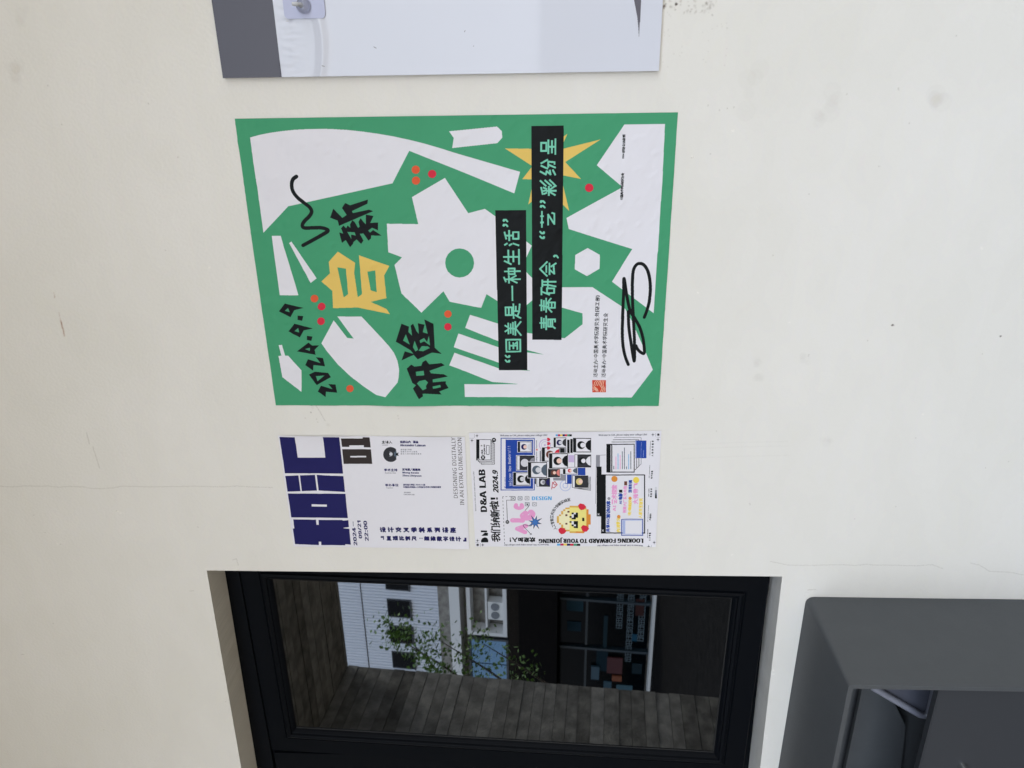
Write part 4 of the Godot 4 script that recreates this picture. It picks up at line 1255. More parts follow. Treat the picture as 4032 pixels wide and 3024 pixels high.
	path("grey", 0.7, [6.3,407.1,-4.2,407.5], false)
	fill("grey", [[1,409.5,0.2,409.4,-0.5,409.2,-1.1,408.7,-1.5,408.1,-1.6,407.4,-1.5,406.7,-1.1,406.1,-0.5,405.6,0.2,405.2,1,405.1,1.9,405.1,2.6,405.4,3.2,405.9,3.5,406.5,3.7,407.2,3.5,407.9,3.2,408.5,2.6,409,1.8,409.4]])
	fill("ink", [[1,408.3,0.7,408.3,0.3,408.2,0,407.9,-0.1,407.7,-0.2,407.3,-0.1,407,0.1,406.7,0.3,406.5,0.7,406.3,1,406.3,1.4,406.3,1.7,406.4,2,406.7,2.2,406.9,2.2,407.2,2.2,407.6,2,407.9,1.7,408.1,1.4,408.3]])
	path("grey", 0.7, [11.5,415.2,11.4,424.1], false)
	path("grey", 0.7, [16.7,419.5,6.2,419.9], false)
	fill("grey", [[11.5,421.9,10.6,421.8,9.9,421.5,9.3,421.1,9,420.5,8.8,419.8,9,419.1,9.4,418.5,9.9,418,10.7,417.6,11.5,417.5,12.3,417.5,13,417.8,13.6,418.3,14,418.9,14.1,419.6,13.9,420.3,13.6,420.9,13,421.4,12.3,421.8]])
	fill("ink", [[11.5,420.7,11.1,420.7,10.8,420.5,10.5,420.3,10.3,420.1,10.3,419.7,10.3,419.4,10.5,419.1,10.8,418.9,11.1,418.7,11.5,418.7,11.8,418.7,12.2,418.8,12.4,419,12.6,419.3,12.7,419.6,12.6,420,12.4,420.2,12.2,420.5,11.8,420.6]])
	fill("grey", [[5,9,3.8,8.8,2.8,8.3,1.9,7.5,1.4,6.6,1.2,5.5,1.4,4.5,1.9,3.6,2.8,2.9,3.9,2.5,5.1,2.4,6.3,2.6,7.3,3.1,8.2,3.9,8.7,4.8,8.9,5.9,8.7,6.9,8.2,7.8,7.3,8.5,6.2,8.9]])
	fill("grey", [[287.5,420.5,286.5,420.4,285.5,420,284.8,419.3,284.3,418.5,284.1,417.6,284.3,416.6,284.8,415.7,285.6,415,286.5,414.6,287.6,414.4,288.6,414.5,289.6,414.9,290.3,415.5,290.8,416.3,290.9,417.3,290.7,418.2,290.2,419.1,289.5,419.8,288.5,420.3]])
	fill("ink", [[5,7.6,4.4,7.5,3.7,7.2,3.2,6.7,2.9,6.2,2.8,5.6,2.9,5,3.2,4.5,3.7,4.1,4.4,3.8,5.1,3.8,5.8,3.9,6.4,4.2,6.9,4.7,7.2,5.2,7.3,5.8,7.2,6.4,6.9,6.9,6.4,7.3,5.7,7.6]])
	fill("ink", [[287.5,419.2,286.9,419.1,286.4,418.9,285.9,418.5,285.7,418,285.6,417.5,285.7,416.9,286,416.4,286.4,416,286.9,415.8,287.6,415.6,288.2,415.7,288.7,415.9,289.1,416.3,289.4,416.8,289.5,417.3,289.4,417.9,289.1,418.4,288.7,418.8,288.1,419.1]])
	path("grey", 0.7, [283.8,0.3,283.7,9.8], false)
	path("grey", 0.7, [294.1,11.9,284.8,11.5], false)
	path("grey", 0.7, [291.2,411.6,283.1,412], false)
	path("grey", 0.7, [281.5,413.3,281.4,422], false)
	path("grey", 0.7, [5,413.3,-5.1,413.7], false)
	path("grey", 0.7, [11.6,0.4,11.6,10], false)
	path("grey", 0.7, [9.7,12.2,0.1,11.8], false)
	latin("grey", "Welcome to CAA, please enjoy your college Life!", 286.1, 69.2, 5.9, 104, 1, "bold")
	latin("grey", "Welcome to CAA, please enjoy your college Life!", 284.6, 286.7, 5.9, 105.8, 1, "bold")
	latin("grey", "Welcome to CAA, please enjoy your college Life!", 96.8, 4.2, 103.3, 3.4, 0, "bold")
	latin("grey", "Welcome to CAA, please enjoy your college Life!", 2.3, 69.2, 5.7, 104.6, 2, "bold")
	latin("grey", "Welcome to CAA, please enjoy your college Life!", -0.5, 287.9, 5.7, 106.1, 2, "bold")
	path("ink", 1.1, [270.5,26,270.2,55.7,218.6,53.8,218.9,23.7,270.5,26], false)
	fill("white", [[269.4,26.8,269.1,54.9,219.5,53,219.8,24.5]])
	path("ink", 1.1, [273.5,22.8,273.1,52.9,221.9,50.9,222.2,20.5,273.5,22.8], false)
	fill("white", [[272.4,23.6,272.1,52,222.9,50.1,223.2,21.4]])
	path("ink", 1.1, [276.4,19.7,276.1,50.1,225.3,48.1,225.6,17.3,276.4,19.7], false)
	fill("white", [[275.3,20.4,275,49.2,226.2,47.3,226.5,18.2]])
	fill("ink", [[280.6,15.2,280.2,48.6,228.4,46.5,228.8,12.8]])
	fill("white", [[279.2,22.3,278.9,47.4,229.9,45.4,230.2,20]])
	path("white", 1, [229.8,16.2,232.8,19], false)
	path("white", 1, [229.8,18.8,232.8,16.3], false)
	fill("ink", [[235.6,33.5,233.9,33.2,232.3,32.5,231.1,31.3,230.3,29.9,230.1,28.3,230.4,26.8,231.2,25.4,232.4,24.4,234,23.8,235.7,23.6,237.4,23.9,238.9,24.7,240.1,25.8,240.9,27.3,241.2,28.8,240.9,30.3,240.1,31.7,238.8,32.7,237.3,33.4]])
	path("white", 1.3, [232.9,26,238.4,31.2], false)
	path("white", 1.3, [238.4,26.2,232.8,30.9], false)
	latin("ink", "click", 243, 24.7, 11.9, 4.2, 0, "bold")
	latin("ink", "?", 262.3, 24.9, 4.9, 3.4, 0, "bold")
	latin("ink", "to join us", 243, 30.1, 24.6, 5, 0, "bold")
	path("ink", 1.1, [265.2,37.6,265.2,43.6,242.9,42.6,242.9,36.7,265.2,37.6], false)
	fill("ink", [[278.6,59.5,276.9,59.2,275.4,58.5,274.2,57.4,273.5,55.9,273.2,54.4,273.5,52.9,274.3,51.6,275.5,50.5,277,49.9,278.7,49.7,280.4,50,281.9,50.8,283.1,51.9,283.8,53.3,284.1,54.8,283.8,56.3,283,57.7,281.8,58.7,280.3,59.4]])
	latin("white", "3", 277.1, 52.3, 3.5, 4.7, 0, "bold")
	latin("ink", "D&A LAB", 95.1, 16.8, 109.9, 14.9, 0, "bold")
	fill("ink", [[11.7,14,11.7,31,18.8,31.3,23.9,28.9,25.9,23.7,23.3,17.5,17.8,14.3]])
	fill("ink", [[30,15.6,29.9,30.8,38,31.2,39,24.3]])
	fill("ink", [[40.1,14.8,44.7,15,44.6,29.7,40,29.5]])
	fill("ink", [[35.6,31.8,34.8,31.6,34.1,31.3,33.6,30.8,33.3,30.2,33.2,29.6,33.3,28.9,33.6,28.4,34.2,27.9,34.8,27.7,35.6,27.6,36.3,27.7,37,28.1,37.5,28.5,37.9,29.1,38,29.8,37.9,30.4,37.5,31,37,31.4,36.3,31.7]])
	hanzi("ink", "我们纳新啦", 24.8, 49.7, 21.83, 20.50, 3.00, 0.002)
	latin("ink", "!", 127.7, 41.4, 4.8, 16.6, 0, "bold")
	latin("ink", "2024.9", 145.0, 47.9, 59.7, 12.7, 0, "italic")
	fill("blue", [[283.9,69.9,283,145.6,150.4,143.3,151.1,65.2]])
	fill("white", [[281.9,71.8,281.1,143.8,152.5,141.5,153.1,67.3]])
	fill("blue", [[279.4,80.8,278.7,142,154.6,139.7,155.1,76.8]])
	latin("blue", "prompt", 164.4, 74.3, 20.5, 4.7, 0, "mono")
	path("blue", 1, [156.7,73.7,161.8,78.4], false)
	path("blue", 1, [156.6,78.2,161.8,73.8], false)
	latin("white", "Welcome New Members!!!", 162.8, 84.5, 100.3, 6.5, 0, "mono")
	fill("lilac", [[265,181.2,260.4,180.5,256.3,178.6,253.1,175.6,251,171.9,250.4,167.7,251.1,163.6,253.3,159.9,256.6,157,260.7,155.2,265.3,154.6,269.8,155.3,273.9,157.3,277.1,160.3,279.2,164,279.8,168.1,279.1,172.2,276.9,175.9,273.7,178.8,269.5,180.6]])
	fill("white", [[265,179.3,261.1,178.7,257.6,177,254.9,174.5,253.1,171.3,252.5,167.8,253.2,164.2,255,161.1,257.8,158.6,261.4,157.1,265.3,156.6,269.1,157.2,272.6,158.8,275.4,161.4,277.1,164.6,277.7,168.1,277,171.6,275.2,174.7,272.4,177.2,268.9,178.7]])
	fill("lilac", [[265,176.1,262.3,175.6,259.7,174.5,257.8,172.6,256.5,170.3,256.1,167.8,256.6,165.3,257.9,163,259.9,161.2,262.4,160.1,265.2,159.8,268,160.2,270.5,161.4,272.5,163.2,273.7,165.5,274.2,168,273.7,170.5,272.4,172.8,270.4,174.6,267.8,175.7]])
	fill("white", [[265.1,175,262.6,174.6,260.4,173.6,258.7,172,257.6,170,257.3,167.8,257.7,165.6,258.8,163.7,260.6,162.1,262.8,161.1,265.2,160.8,267.6,161.2,269.8,162.2,271.5,163.8,272.6,165.8,273,168,272.6,170.2,271.4,172.2,269.7,173.7,267.5,174.7]])
	fill("lilac", [[265.1,170.2,264.3,170.1,263.6,169.8,263.1,169.2,262.7,168.6,262.6,167.9,262.7,167.2,263.1,166.5,263.7,166,264.4,165.7,265.2,165.6,266,165.7,266.7,166.1,267.2,166.6,267.6,167.2,267.7,167.9,267.6,168.7,267.2,169.3,266.6,169.8,265.9,170.1]])
	fill("pale_blue", [[162.6,226.1,158.1,225.5,154,223.7,150.8,220.8,148.8,217.2,148.1,213.2,148.8,209.3,150.9,205.7,154.2,202.8,158.3,201,162.8,200.4,167.3,201.1,171.4,202.9,174.5,205.8,176.6,209.4,177.3,213.3,176.5,217.3,174.4,220.8,171.2,223.7,167.1,225.5]])
	fill("white", [[162.6,224.7,158.6,224.1,155,222.5,152.2,220,150.3,216.8,149.7,213.3,150.4,209.7,152.3,206.5,155.2,204,158.8,202.4,162.8,201.9,166.8,202.5,170.4,204.1,173.2,206.6,175,209.8,175.6,213.3,175,216.8,173.1,220,170.2,222.5,166.6,224.1]])
	fill("pale_blue", [[162.7,219.6,160.4,219.3,158.4,218.4,156.9,217,155.8,215.2,155.5,213.3,155.9,211.3,156.9,209.5,158.5,208.1,160.5,207.3,162.8,206.9,165,207.3,167,208.2,168.6,209.6,169.6,211.3,169.9,213.3,169.5,215.3,168.5,217,166.9,218.4,164.9,219.3]])
	fill("white", [[162.7,218,161,217.8,159.5,217.1,158.4,216,157.6,214.7,157.4,213.3,157.6,211.8,158.4,210.5,159.6,209.5,161.1,208.8,162.8,208.6,164.4,208.8,165.9,209.5,167.1,210.5,167.8,211.8,168,213.3,167.8,214.7,167,216.1,165.8,217.1,164.3,217.8]])
	path("rose", 2.2, [153.7,182,168.1,183.9,173.2,189.4,164.9,194.7,156.8,187.4,159.9,182.9], false)
	path("rose", 2.2, [171.2,183.9,163.9,189.3,167,192.9], false)
	fill("salmon", [[256,147.8,256,151.8,251.8,151.7,251.9,147.7]])
	latin("grey", "College of Art", 224.2, 147.3, 24.8, 3.9, 0, "bold")
	latin("grey", "Department", 257.5, 147.8, 19.6, 3.5, 0, "bold")
	fill("charcoal", [[182.8,144.3,182.7,147.9,166.4,147.6,166.4,144]])
	fill("grey", [[256.8,161.6,256.8,167.8,224,167.4,224,161.1]])
	fill("pale", [[280.8,188,280.8,188.9,260.5,188.7,260.5,187.8]])
	fill("grey", [[253.9,158.9,253.8,165.1,224,164.7,224.1,158.4]])
	fill("pale", [[279.9,186.6,279.9,187.5,260.5,187.4,260.5,186.5]])
	fill("grey", [[251,156.2,250.9,162.4,224,162,224.1,155.8]])
	fill("pale", [[279,185.3,279,186.2,260.5,186,260.5,185.2]])
	fill("grey", [[192.6,185.9,192.3,213.8,175.5,213.8,175.8,185.8]])
	fill("blue", [[207.9,213.4,207.4,258.3,166.6,258.6,167,213.3]])
	fill("white", [[190.7,214.3,190.7,217,168.5,216.9,168.5,214.3]])
	fill("white", [[198.2,94.3,197.8,134.8,161.6,134.1,162,93.2]])
	fill("ink", [[197,95.3,196.6,133.7,162.9,133,163.2,94.4]])
	fill("white", [[195.2,101.8,194.9,132.5,164.6,131.9,164.9,101]])
	fill("ink", [[192.6,132.5,190,126.7,183.6,121.9,176.3,121.7,169.7,126.2,167,132]])
	fill("ink", [[179.9,120.6,177,120.1,174.5,118.9,172.4,117,171.1,114.7,170.7,112.1,171.1,109.6,172.5,107.3,174.6,105.5,177.2,104.4,180.1,104.1,182.9,104.6,185.5,105.8,187.6,107.7,188.9,110,189.3,112.6,188.8,115.1,187.5,117.4,185.4,119.1,182.8,120.2]])
	fill("pale", [[179.9,120.7,178.1,120.4,176.5,119.7,175.2,118.5,174.4,117,174.1,115.4,174.4,113.8,175.3,112.4,176.6,111.3,178.2,110.6,180,110.4,181.8,110.7,183.4,111.5,184.7,112.6,185.5,114.1,185.8,115.7,185.5,117.3,184.7,118.7,183.4,119.8,181.7,120.5]])
	fill("white", [[240.8,103.1,240.4,145.9,201.4,145.2,201.8,102.1]])
	fill("ink", [[239.6,104.2,239.2,144.8,202.6,144.2,203,103.2]])
	fill("white", [[238.5,105.4,238.5,111.1,204,110.2,204.1,104.4]])
	fill("charcoal", [[237.7,111,237.4,143.6,204.4,143,204.8,110.2]])
	fill("grey", [[234.8,143.5,232,137.4,225,132.3,217.1,132.2,210,137,207,143]])
	fill("pale", [[221.1,131.2,218,130.7,215.2,129.3,212.9,127.3,211.5,124.7,211.1,121.9,211.6,119.1,213,116.6,215.3,114.7,218.1,113.5,221.3,113.1,224.4,113.6,227.2,115,229.4,117,230.8,119.6,231.3,122.4,230.7,125.1,229.3,127.6,227,129.6,224.2,130.8]])
	fill("pale", [[221.1,131.3,219.1,131,217.4,130.2,216,128.9,215.1,127.3,214.8,125.5,215.1,123.8,216.1,122.2,217.5,121,219.2,120.2,221.2,120,223.2,120.3,224.9,121.2,226.3,122.5,227.2,124.1,227.5,125.8,227.1,127.6,226.2,129.1,224.8,130.3,223,131.1]])
	fill("white", [[275.4,106.7,275,139.4,247,138.9,247.4,106]])
	fill("ink", [[274.2,107.8,273.8,138.4,248.2,137.9,248.5,107.1]])
	fill("white", [[272.8,112.9,272.5,137.4,249.5,137,249.8,112.4]])
	fill("pale", [[270.8,137.4,268.8,132.7,263.9,129,258.4,128.8,253.4,132.4,251.3,137]])
	fill("navy", [[261.2,127.8,259,127.4,257,126.5,255.5,125,254.5,123.2,254.1,121.2,254.5,119.3,255.5,117.5,257.1,116.1,259.1,115.3,261.3,115,263.5,115.4,265.4,116.3,267,117.8,268,119.6,268.3,121.5,267.9,123.5,266.9,125.3,265.3,126.6,263.3,127.5]])
	fill("skin", [[261.2,127.9,259.8,127.7,258.6,127.1,257.6,126.2,257,125,256.8,123.8,257,122.6,257.6,121.5,258.6,120.6,259.9,120,261.2,119.9,262.6,120.1,263.8,120.7,264.8,121.6,265.4,122.7,265.6,124,265.4,125.2,264.8,126.3,263.8,127.2,262.5,127.7]])
	fill("white", [[184,147.3,183.7,179.7,158.7,179.5,159,146.9]])
	fill("ink", [[182.7,148.4,182.5,178.6,159.9,178.4,160.2,148]])
	fill("white", [[182.1,149.2,182,153.5,160.8,153.2,160.9,148.9]])
	fill("charcoal", [[181.6,153.5,181.3,177.7,161.1,177.5,161.3,153.2]])
	fill("navy", [[179.8,177.7,178,173.1,173.7,169.4,168.9,169.4,164.5,173,162.7,177.5]])
	fill("pale", [[171.3,167.6,169.4,167.3,167.7,166.5,166.3,165.3,165.4,163.8,165.1,162.1,165.5,160.4,166.4,158.8,167.7,157.6,169.5,156.9,171.4,156.6,173.3,156.9,175.1,157.7,176.4,159,177.3,160.5,177.6,162.2,177.3,163.9,176.4,165.4,175,166.6,173.2,167.4]])
	fill("grey", [[171.3,167.7,170.1,167.6,169,167,168.2,166.3,167.6,165.3,167.4,164.2,167.6,163.2,168.2,162.2,169.1,161.5,170.2,161,171.4,160.9,172.6,161,173.7,161.5,174.5,162.3,175.1,163.3,175.2,164.3,175,165.4,174.5,166.4,173.6,167.1,172.5,167.6]])
	fill("white", [[260.5,160.1,260,201.7,222.4,201.5,222.9,159.6]])
	fill("ink", [[259.3,161.2,258.9,200.7,223.6,200.5,224.1,160.7]])
	fill("white", [[257.5,167.9,257.1,199.5,225.4,199.3,225.8,167.5]])
	fill("red", [[254.7,199.5,251.9,193.5,245.3,188.7,237.6,188.7,230.8,193.4,227.9,199.3]])
	fill("hair", [[241.5,187.6,238.5,187.1,235.8,185.9,233.6,183.9,232.3,181.5,231.8,178.8,232.3,176.1,233.7,173.6,235.9,171.7,238.6,170.5,241.7,170.1,244.7,170.6,247.3,171.9,249.5,173.8,250.8,176.3,251.3,179,250.8,181.6,249.4,184.1,247.2,186,244.5,187.2]])
	fill("skin", [[241.5,187.7,239.6,187.5,237.9,186.7,236.6,185.4,235.7,183.9,235.4,182.2,235.7,180.5,236.6,179,238,177.8,239.7,177.1,241.6,176.8,243.5,177.1,245.1,177.9,246.5,179.1,247.3,180.6,247.6,182.3,247.3,184,246.4,185.5,245.1,186.7,243.3,187.5]])
	fill("white", [[284.2,186.5,283.8,216.4,257,216.3,257.4,186.3]])
	fill("ink", [[283,187.6,282.7,215.3,258.2,215.3,258.5,187.4]])
	fill("white", [[281.7,192.3,281.5,214.5,259.5,214.4,259.7,192.1]])
	fill("charcoal", [[279.8,214.5,277.9,210.3,273.2,207,267.9,206.9,263.2,210.3,261.2,214.4]])
	fill("navy", [[270.6,206.2,268.5,205.8,266.6,205,265.1,203.6,264.2,201.9,263.9,200,264.2,198.1,265.2,196.4,266.7,195.1,268.6,194.2,270.7,194,272.8,194.3,274.7,195.1,276.2,196.5,277.1,198.2,277.4,200.1,277.1,202,276.1,203.7,274.6,205,272.7,205.9]])
	fill("pale", [[270.6,206.3,269.3,206.1,268.1,205.5,267.2,204.7,266.6,203.6,266.4,202.4,266.6,201.2,267.2,200.2,268.2,199.3,269.4,198.8,270.7,198.6,272,198.8,273.2,199.4,274.1,200.2,274.7,201.3,274.9,202.5,274.6,203.6,274,204.7,273.1,205.5,271.9,206.1]])
	fill("white", [[208.6,173.3,208.3,202.4,182.6,202.2,182.8,173]])
	fill("ink", [[207.3,174.4,207.1,201.3,183.8,201.2,184,174.1]])
	fill("charcoal", [[206.1,178.9,205.9,200.5,185,200.4,185.2,178.7]])
	fill("salmon", [[204.3,200.5,202.5,196.4,198.1,193.2,193,193.1,188.5,196.3,186.6,200.4]])
	fill("hair", [[195.5,192.2,193.6,191.9,191.8,191.1,190.4,189.8,189.5,188.2,189.2,186.4,189.5,184.7,190.4,183.1,191.9,181.8,193.7,181,195.7,180.8,197.6,181.1,199.4,181.9,200.8,183.2,201.7,184.8,202,186.6,201.7,188.3,200.8,189.9,199.3,191.1,197.5,191.9]])
	fill("skin", [[195.5,192.3,194.3,192.1,193.2,191.6,192.3,190.8,191.7,189.8,191.5,188.7,191.8,187.6,192.3,186.6,193.2,185.8,194.4,185.3,195.6,185.2,196.9,185.3,198,185.9,198.9,186.7,199.4,187.7,199.6,188.8,199.4,189.9,198.8,190.9,197.9,191.6,196.8,192.1]])
	fill("white", [[210.7,206.9,210.4,241.3,190.3,241.4,190.6,206.9]])
	fill("ink", [[209.5,208,209.2,240.2,191.5,240.3,191.9,208]])
	fill("white", [[208.6,213.5,208.3,239.3,192.4,239.3,192.7,213.5]])
	fill("slate", [[207.1,239.3,205.7,234.4,202.4,230.6,198.6,230.6,195.1,234.5,193.7,239.3]])
	fill("red", [[200.5,227.5,199,227.3,197.7,226.7,196.6,225.7,195.9,224.5,195.7,223.2,195.9,221.9,196.6,220.6,197.7,219.7,199.1,219.1,200.6,218.9,202.1,219.1,203.5,219.7,204.5,220.6,205.2,221.9,205.4,223.2,205.2,224.5,204.5,225.7,203.4,226.7,202,227.3]])
	fill("skin", [[200.5,227.6,199.6,227.5,198.7,227.1,198.1,226.5,197.6,225.7,197.5,224.9,197.6,224,198.1,223.3,198.8,222.7,199.6,222.3,200.6,222.2,201.5,222.3,202.4,222.7,203,223.3,203.5,224,203.6,224.9,203.4,225.7,203,226.5,202.3,227.1,201.5,227.5]])
	fill("lilac", [[239.4,219.7,239.2,234.3,221.3,234.4,221.5,219.7]])
	fill("ink", [[257.4,201.5,257.3,211.3,244.4,211.2,244.5,201.5]])
	fill("grey", [[257.3,211.3,257.2,215.7,244.4,215.7,244.4,211.2]])
	fill("ink", [[277.3,217.5,277.2,222.8,243.3,222.8,243.4,217.5]])
	fill("ink", [[279.2,224.6,279.1,229.8,244.8,229.9,244.9,224.6]])
	fill("ink", [[281,231.6,281,236.9,246.3,237,246.4,231.7]])
	fill("white", [[282.6,229.8,282.1,271.1,245,271.5,245.5,229.8]])
	fill("ink", [[281.7,230.6,281.2,270.3,245.9,270.7,246.4,230.7]])
	fill("white", [[279.9,237.4,279.5,269.2,247.7,269.5,248.1,237.5]])
	fill("ink", [[277,269.2,274.3,263.3,267.6,258.5,260,258.6,253.1,263.5,250.2,269.5]])
	fill("ink", [[263.8,257.4,260.8,257,258.1,255.8,255.9,253.9,254.6,251.5,254.1,248.7,254.6,246,256.1,243.6,258.2,241.6,261,240.4,264,239.9,267,240.3,269.7,241.6,271.8,243.5,273.2,245.9,273.6,248.6,273.1,251.3,271.7,253.8,269.5,255.7,266.8,257]])
	fill("white", [[263.8,257.6,261.9,257.3,260.2,256.6,258.9,255.4,258,253.9,257.8,252.2,258.1,250.5,259,248.9,260.3,247.7,262,246.9,263.9,246.6,265.8,246.9,267.5,247.7,268.8,248.9,269.7,250.4,270,252.1,269.6,253.8,268.8,255.3,267.4,256.5,265.7,257.3]])
	fill("white", [[241.8,233.1,241.4,271.6,207.3,272,207.7,233.2]])
	fill("ink", [[240.9,233.9,240.5,270.8,208.2,271.1,208.6,234]])
	fill("white", [[239.9,235,239.8,240.2,209.5,240.3,209.6,235.1]])
	fill("charcoal", [[239.2,240.2,238.9,269.7,209.9,270,210.2,240.3]])
	fill("white", [[236.6,269.7,234.1,264.2,228,259.8,221,259.9,214.8,264.4,212.2,270]])
	fill("ink", [[224.5,258.7,221.8,258.3,219.3,257.2,217.4,255.5,216.1,253.3,215.7,250.8,216.2,248.3,217.5,246.1,219.5,244.3,222,243.2,224.7,242.8,227.5,243.2,229.9,244.3,231.9,246,233.1,248.2,233.5,250.7,233,253.1,231.8,255.4,229.8,257.1,227.3,258.3]])
	fill("white", [[224.5,258.8,222.8,258.6,221.3,257.9,220.1,256.8,219.3,255.4,219,253.9,219.3,252.4,220.1,251,221.4,249.9,222.9,249.1,224.6,248.9,226.4,249.1,227.9,249.8,229.1,250.9,229.9,252.3,230.2,253.8,229.9,255.4,229.1,256.7,227.8,257.8,226.3,258.6]])
	fill("white", [[189.1,227.4,188.7,265.5,155.8,265.8,156.1,227.5]])
	fill("ink", [[188.2,228.3,187.8,264.7,156.7,265,157,228.3]])
	fill("white", [[187.2,229.4,187.2,234.5,157.9,234.5,158,229.4]])
	fill("charcoal", [[186.6,234.5,186.3,263.6,158.3,263.9,158.5,234.5]])
	fill("charcoal", [[184.1,263.7,181.7,258.2,175.8,253.9,169.1,253.9,163,258.4,160.5,263.9]])
	fill("blond", [[172.4,252.5,169.8,252.1,167.4,251.1,165.5,249.4,164.3,247.3,163.9,245,164.3,242.6,165.6,240.5,167.5,238.8,169.9,237.7,172.6,237.4,175.2,237.7,177.6,238.8,179.5,240.5,180.7,242.6,181.1,244.9,180.6,247.2,179.4,249.3,177.5,251,175.1,252.1]])
	fill("skin", [[172.4,252.6,170.8,252.4,169.3,251.7,168.1,250.7,167.3,249.4,167.1,247.9,167.4,246.5,168.1,245.1,169.3,244.1,170.8,243.4,172.5,243.2,174.2,243.4,175.7,244,176.8,245.1,177.6,246.4,177.8,247.9,177.6,249.3,176.8,250.7,175.6,251.7,174.1,252.4]])
	path("ink", 0.9, [155.1,232.5,154.8,265.9,185,265.6], false)
	path("ink", 0.9, [155.1,234.8,152.1,268.2,185,267.9], false)
	path("ink", 0.9, [155.1,237.1,149.4,270.6,185,270.2], false)
	fill("white", [[224.1,128.2,223.6,173.4,181.3,172.9,181.7,127.3]])
	fill("ink", [[222.9,129.3,222.4,172.3,182.5,171.8,182.9,128.5]])
	fill("white", [[220.8,136.6,220.5,171,184.5,170.6,184.9,135.9]])
	fill("slate", [[217.7,171,214.6,164.5,207,159.2,198.4,159.1,190.6,164.1,187.4,170.6]])
	fill("slate", [[202.7,158.2,199.3,157.6,196.2,156.2,193.8,154,192.3,151.2,191.7,148.2,192.3,145.1,193.9,142.4,196.4,140.3,199.5,139,202.9,138.5,206.3,139.1,209.3,140.5,211.8,142.7,213.3,145.5,213.8,148.5,213.2,151.6,211.6,154.3,209.2,156.4,206.1,157.7]])
	fill("pale", [[202.7,158.3,200.6,158,198.7,157.1,197.1,155.7,196.2,154,195.8,152.1,196.2,150.2,197.2,148.5,198.7,147.2,200.7,146.3,202.8,146.1,204.9,146.4,206.9,147.3,208.4,148.7,209.3,150.4,209.6,152.3,209.3,154.2,208.3,155.9,206.8,157.2,204.8,158.1]])
	fill("white", [[245.5,175.9,245,220.3,204.7,220.3,205.1,175.5]])
	fill("ink", [[244.3,177,243.9,219.2,205.9,219.2,206.3,176.6]])
	fill("white", [[242.3,184.2,242,218,207.8,217.9,208.2,183.9]])
	fill("ink", [[239.3,218,236.4,211.6,229.2,206.5,221,206.5,213.6,211.6,210.5,217.9]])
	fill("ink", [[225.1,205.4,221.9,204.9,218.9,203.5,216.6,201.5,215.2,198.8,214.7,195.9,215.2,193,216.8,190.4,219.1,188.4,222,187.1,225.3,186.6,228.5,187.1,231.4,188.5,233.7,190.5,235.2,193.2,235.7,196.1,235.1,198.9,233.6,201.5,231.3,203.6,228.3,204.9]])
	fill("skin", [[225.1,205.5,223.1,205.2,221.2,204.4,219.8,203.1,218.9,201.4,218.6,199.6,218.9,197.8,219.9,196.2,221.3,194.9,223.2,194.1,225.2,193.8,227.2,194.1,229.1,194.9,230.5,196.2,231.4,197.9,231.7,199.7,231.4,201.5,230.4,203.1,229,204.4,227.1,205.2]])
	fill("red", [[278.7,180.9,282.1,177.8,283.2,174.3,281.2,172.7,278.8,173.8,276.4,172.7,274.4,174.2,275.3,177.8]])
	fill("red", [[268.4,180.8,271.9,177.7,272.9,174.2,271,172.6,268.5,173.7,266.1,172.5,264.1,174.1,265,177.7]])
	fill("red", [[257.6,180.7,261.1,177.6,262.1,174.1,260.2,172.5,257.7,173.6,255.2,172.4,253.2,174,254.2,177.6]])
	fill("sky", [[291.2,192,291.2,197.1,286.1,197.1,286.2,192]])
	fill("sky", [[7.5,193.2,7.4,201,1.7,201,1.8,193.2]])
	fill("magenta", [[291.2,197.1,291.1,202.2,286,202.2,286.1,197.1]])
	fill("magenta", [[7.4,201,7.4,208.8,1.7,208.8,1.7,201]])
	fill("sun", [[291.1,202.2,291,207.3,286,207.3,286,202.2]])
	fill("sun", [[7.4,208.8,7.4,216.6,1.7,216.6,1.7,208.8]])
	fill("navy", [[291,207.3,291,212.4,285.9,212.4,286,207.3]])
	fill("navy", [[7.4,216.6,7.3,224.4,1.6,224.4,1.7,216.6]])
	fill("red", [[291,212.4,290.9,217.5,285.9,217.5,285.9,212.4]])
	fill("red", [[7.3,224.4,7.3,232.1,1.6,232.1,1.6,224.4]])
	fill("green", [[290.9,217.5,290.9,222.6,285.8,222.6,285.9,217.5]])
	fill("green", [[7.3,232.1,7.3,239.9,1.6,239.9,1.6,232.1]])
	fill("ink", [[290.9,222.6,290.8,227.7,285.7,227.7,285.8,222.6]])
	fill("ink", [[7.3,239.9,7.2,247.7,1.5,247.7,1.6,239.9]])
	path("ink", 1, [134.1,69.4,129.5,69.5], false)
	path("ink", 1, [124.9,69.4,120.4,69.5], false)
	path("ink", 1, [115.8,69.4,111.2,69.5], false)
	path("ink", 1, [106.6,69.4,101.9,69.5], false)
	path("ink", 1, [97.3,69.5,92.7,69.5], false)
	path("ink", 1, [88,69.5,83.4,69.5], false)
	path("ink", 1, [78.7,69.5,74.1,69.6], false)
	path("ink", 1, [69.4,69.5,64.7,69.6], false)
	path("ink", 1, [60,69.5,55.3,69.6], false)
	path("ink", 1, [50.6,69.5,45.8,69.6], false)
	path("ink", 1, [41.1,69.5,36.3,69.6], false)
	path("ink", 1, [31.6,69.5,26.8,69.6], false)
	path("ink", 1, [22,69.6,17.3,69.6], false)
	path("ink", 1, [12.5,69.6,7.7,69.6], false)
	path("ink", 1, [135.1,69.1,135.1,71.9], false)
	path("ink", 1, [134.8,75.8,134.7,80.2], false)
	path("ink", 1, [134.7,84.1,134.7,89.1], false)
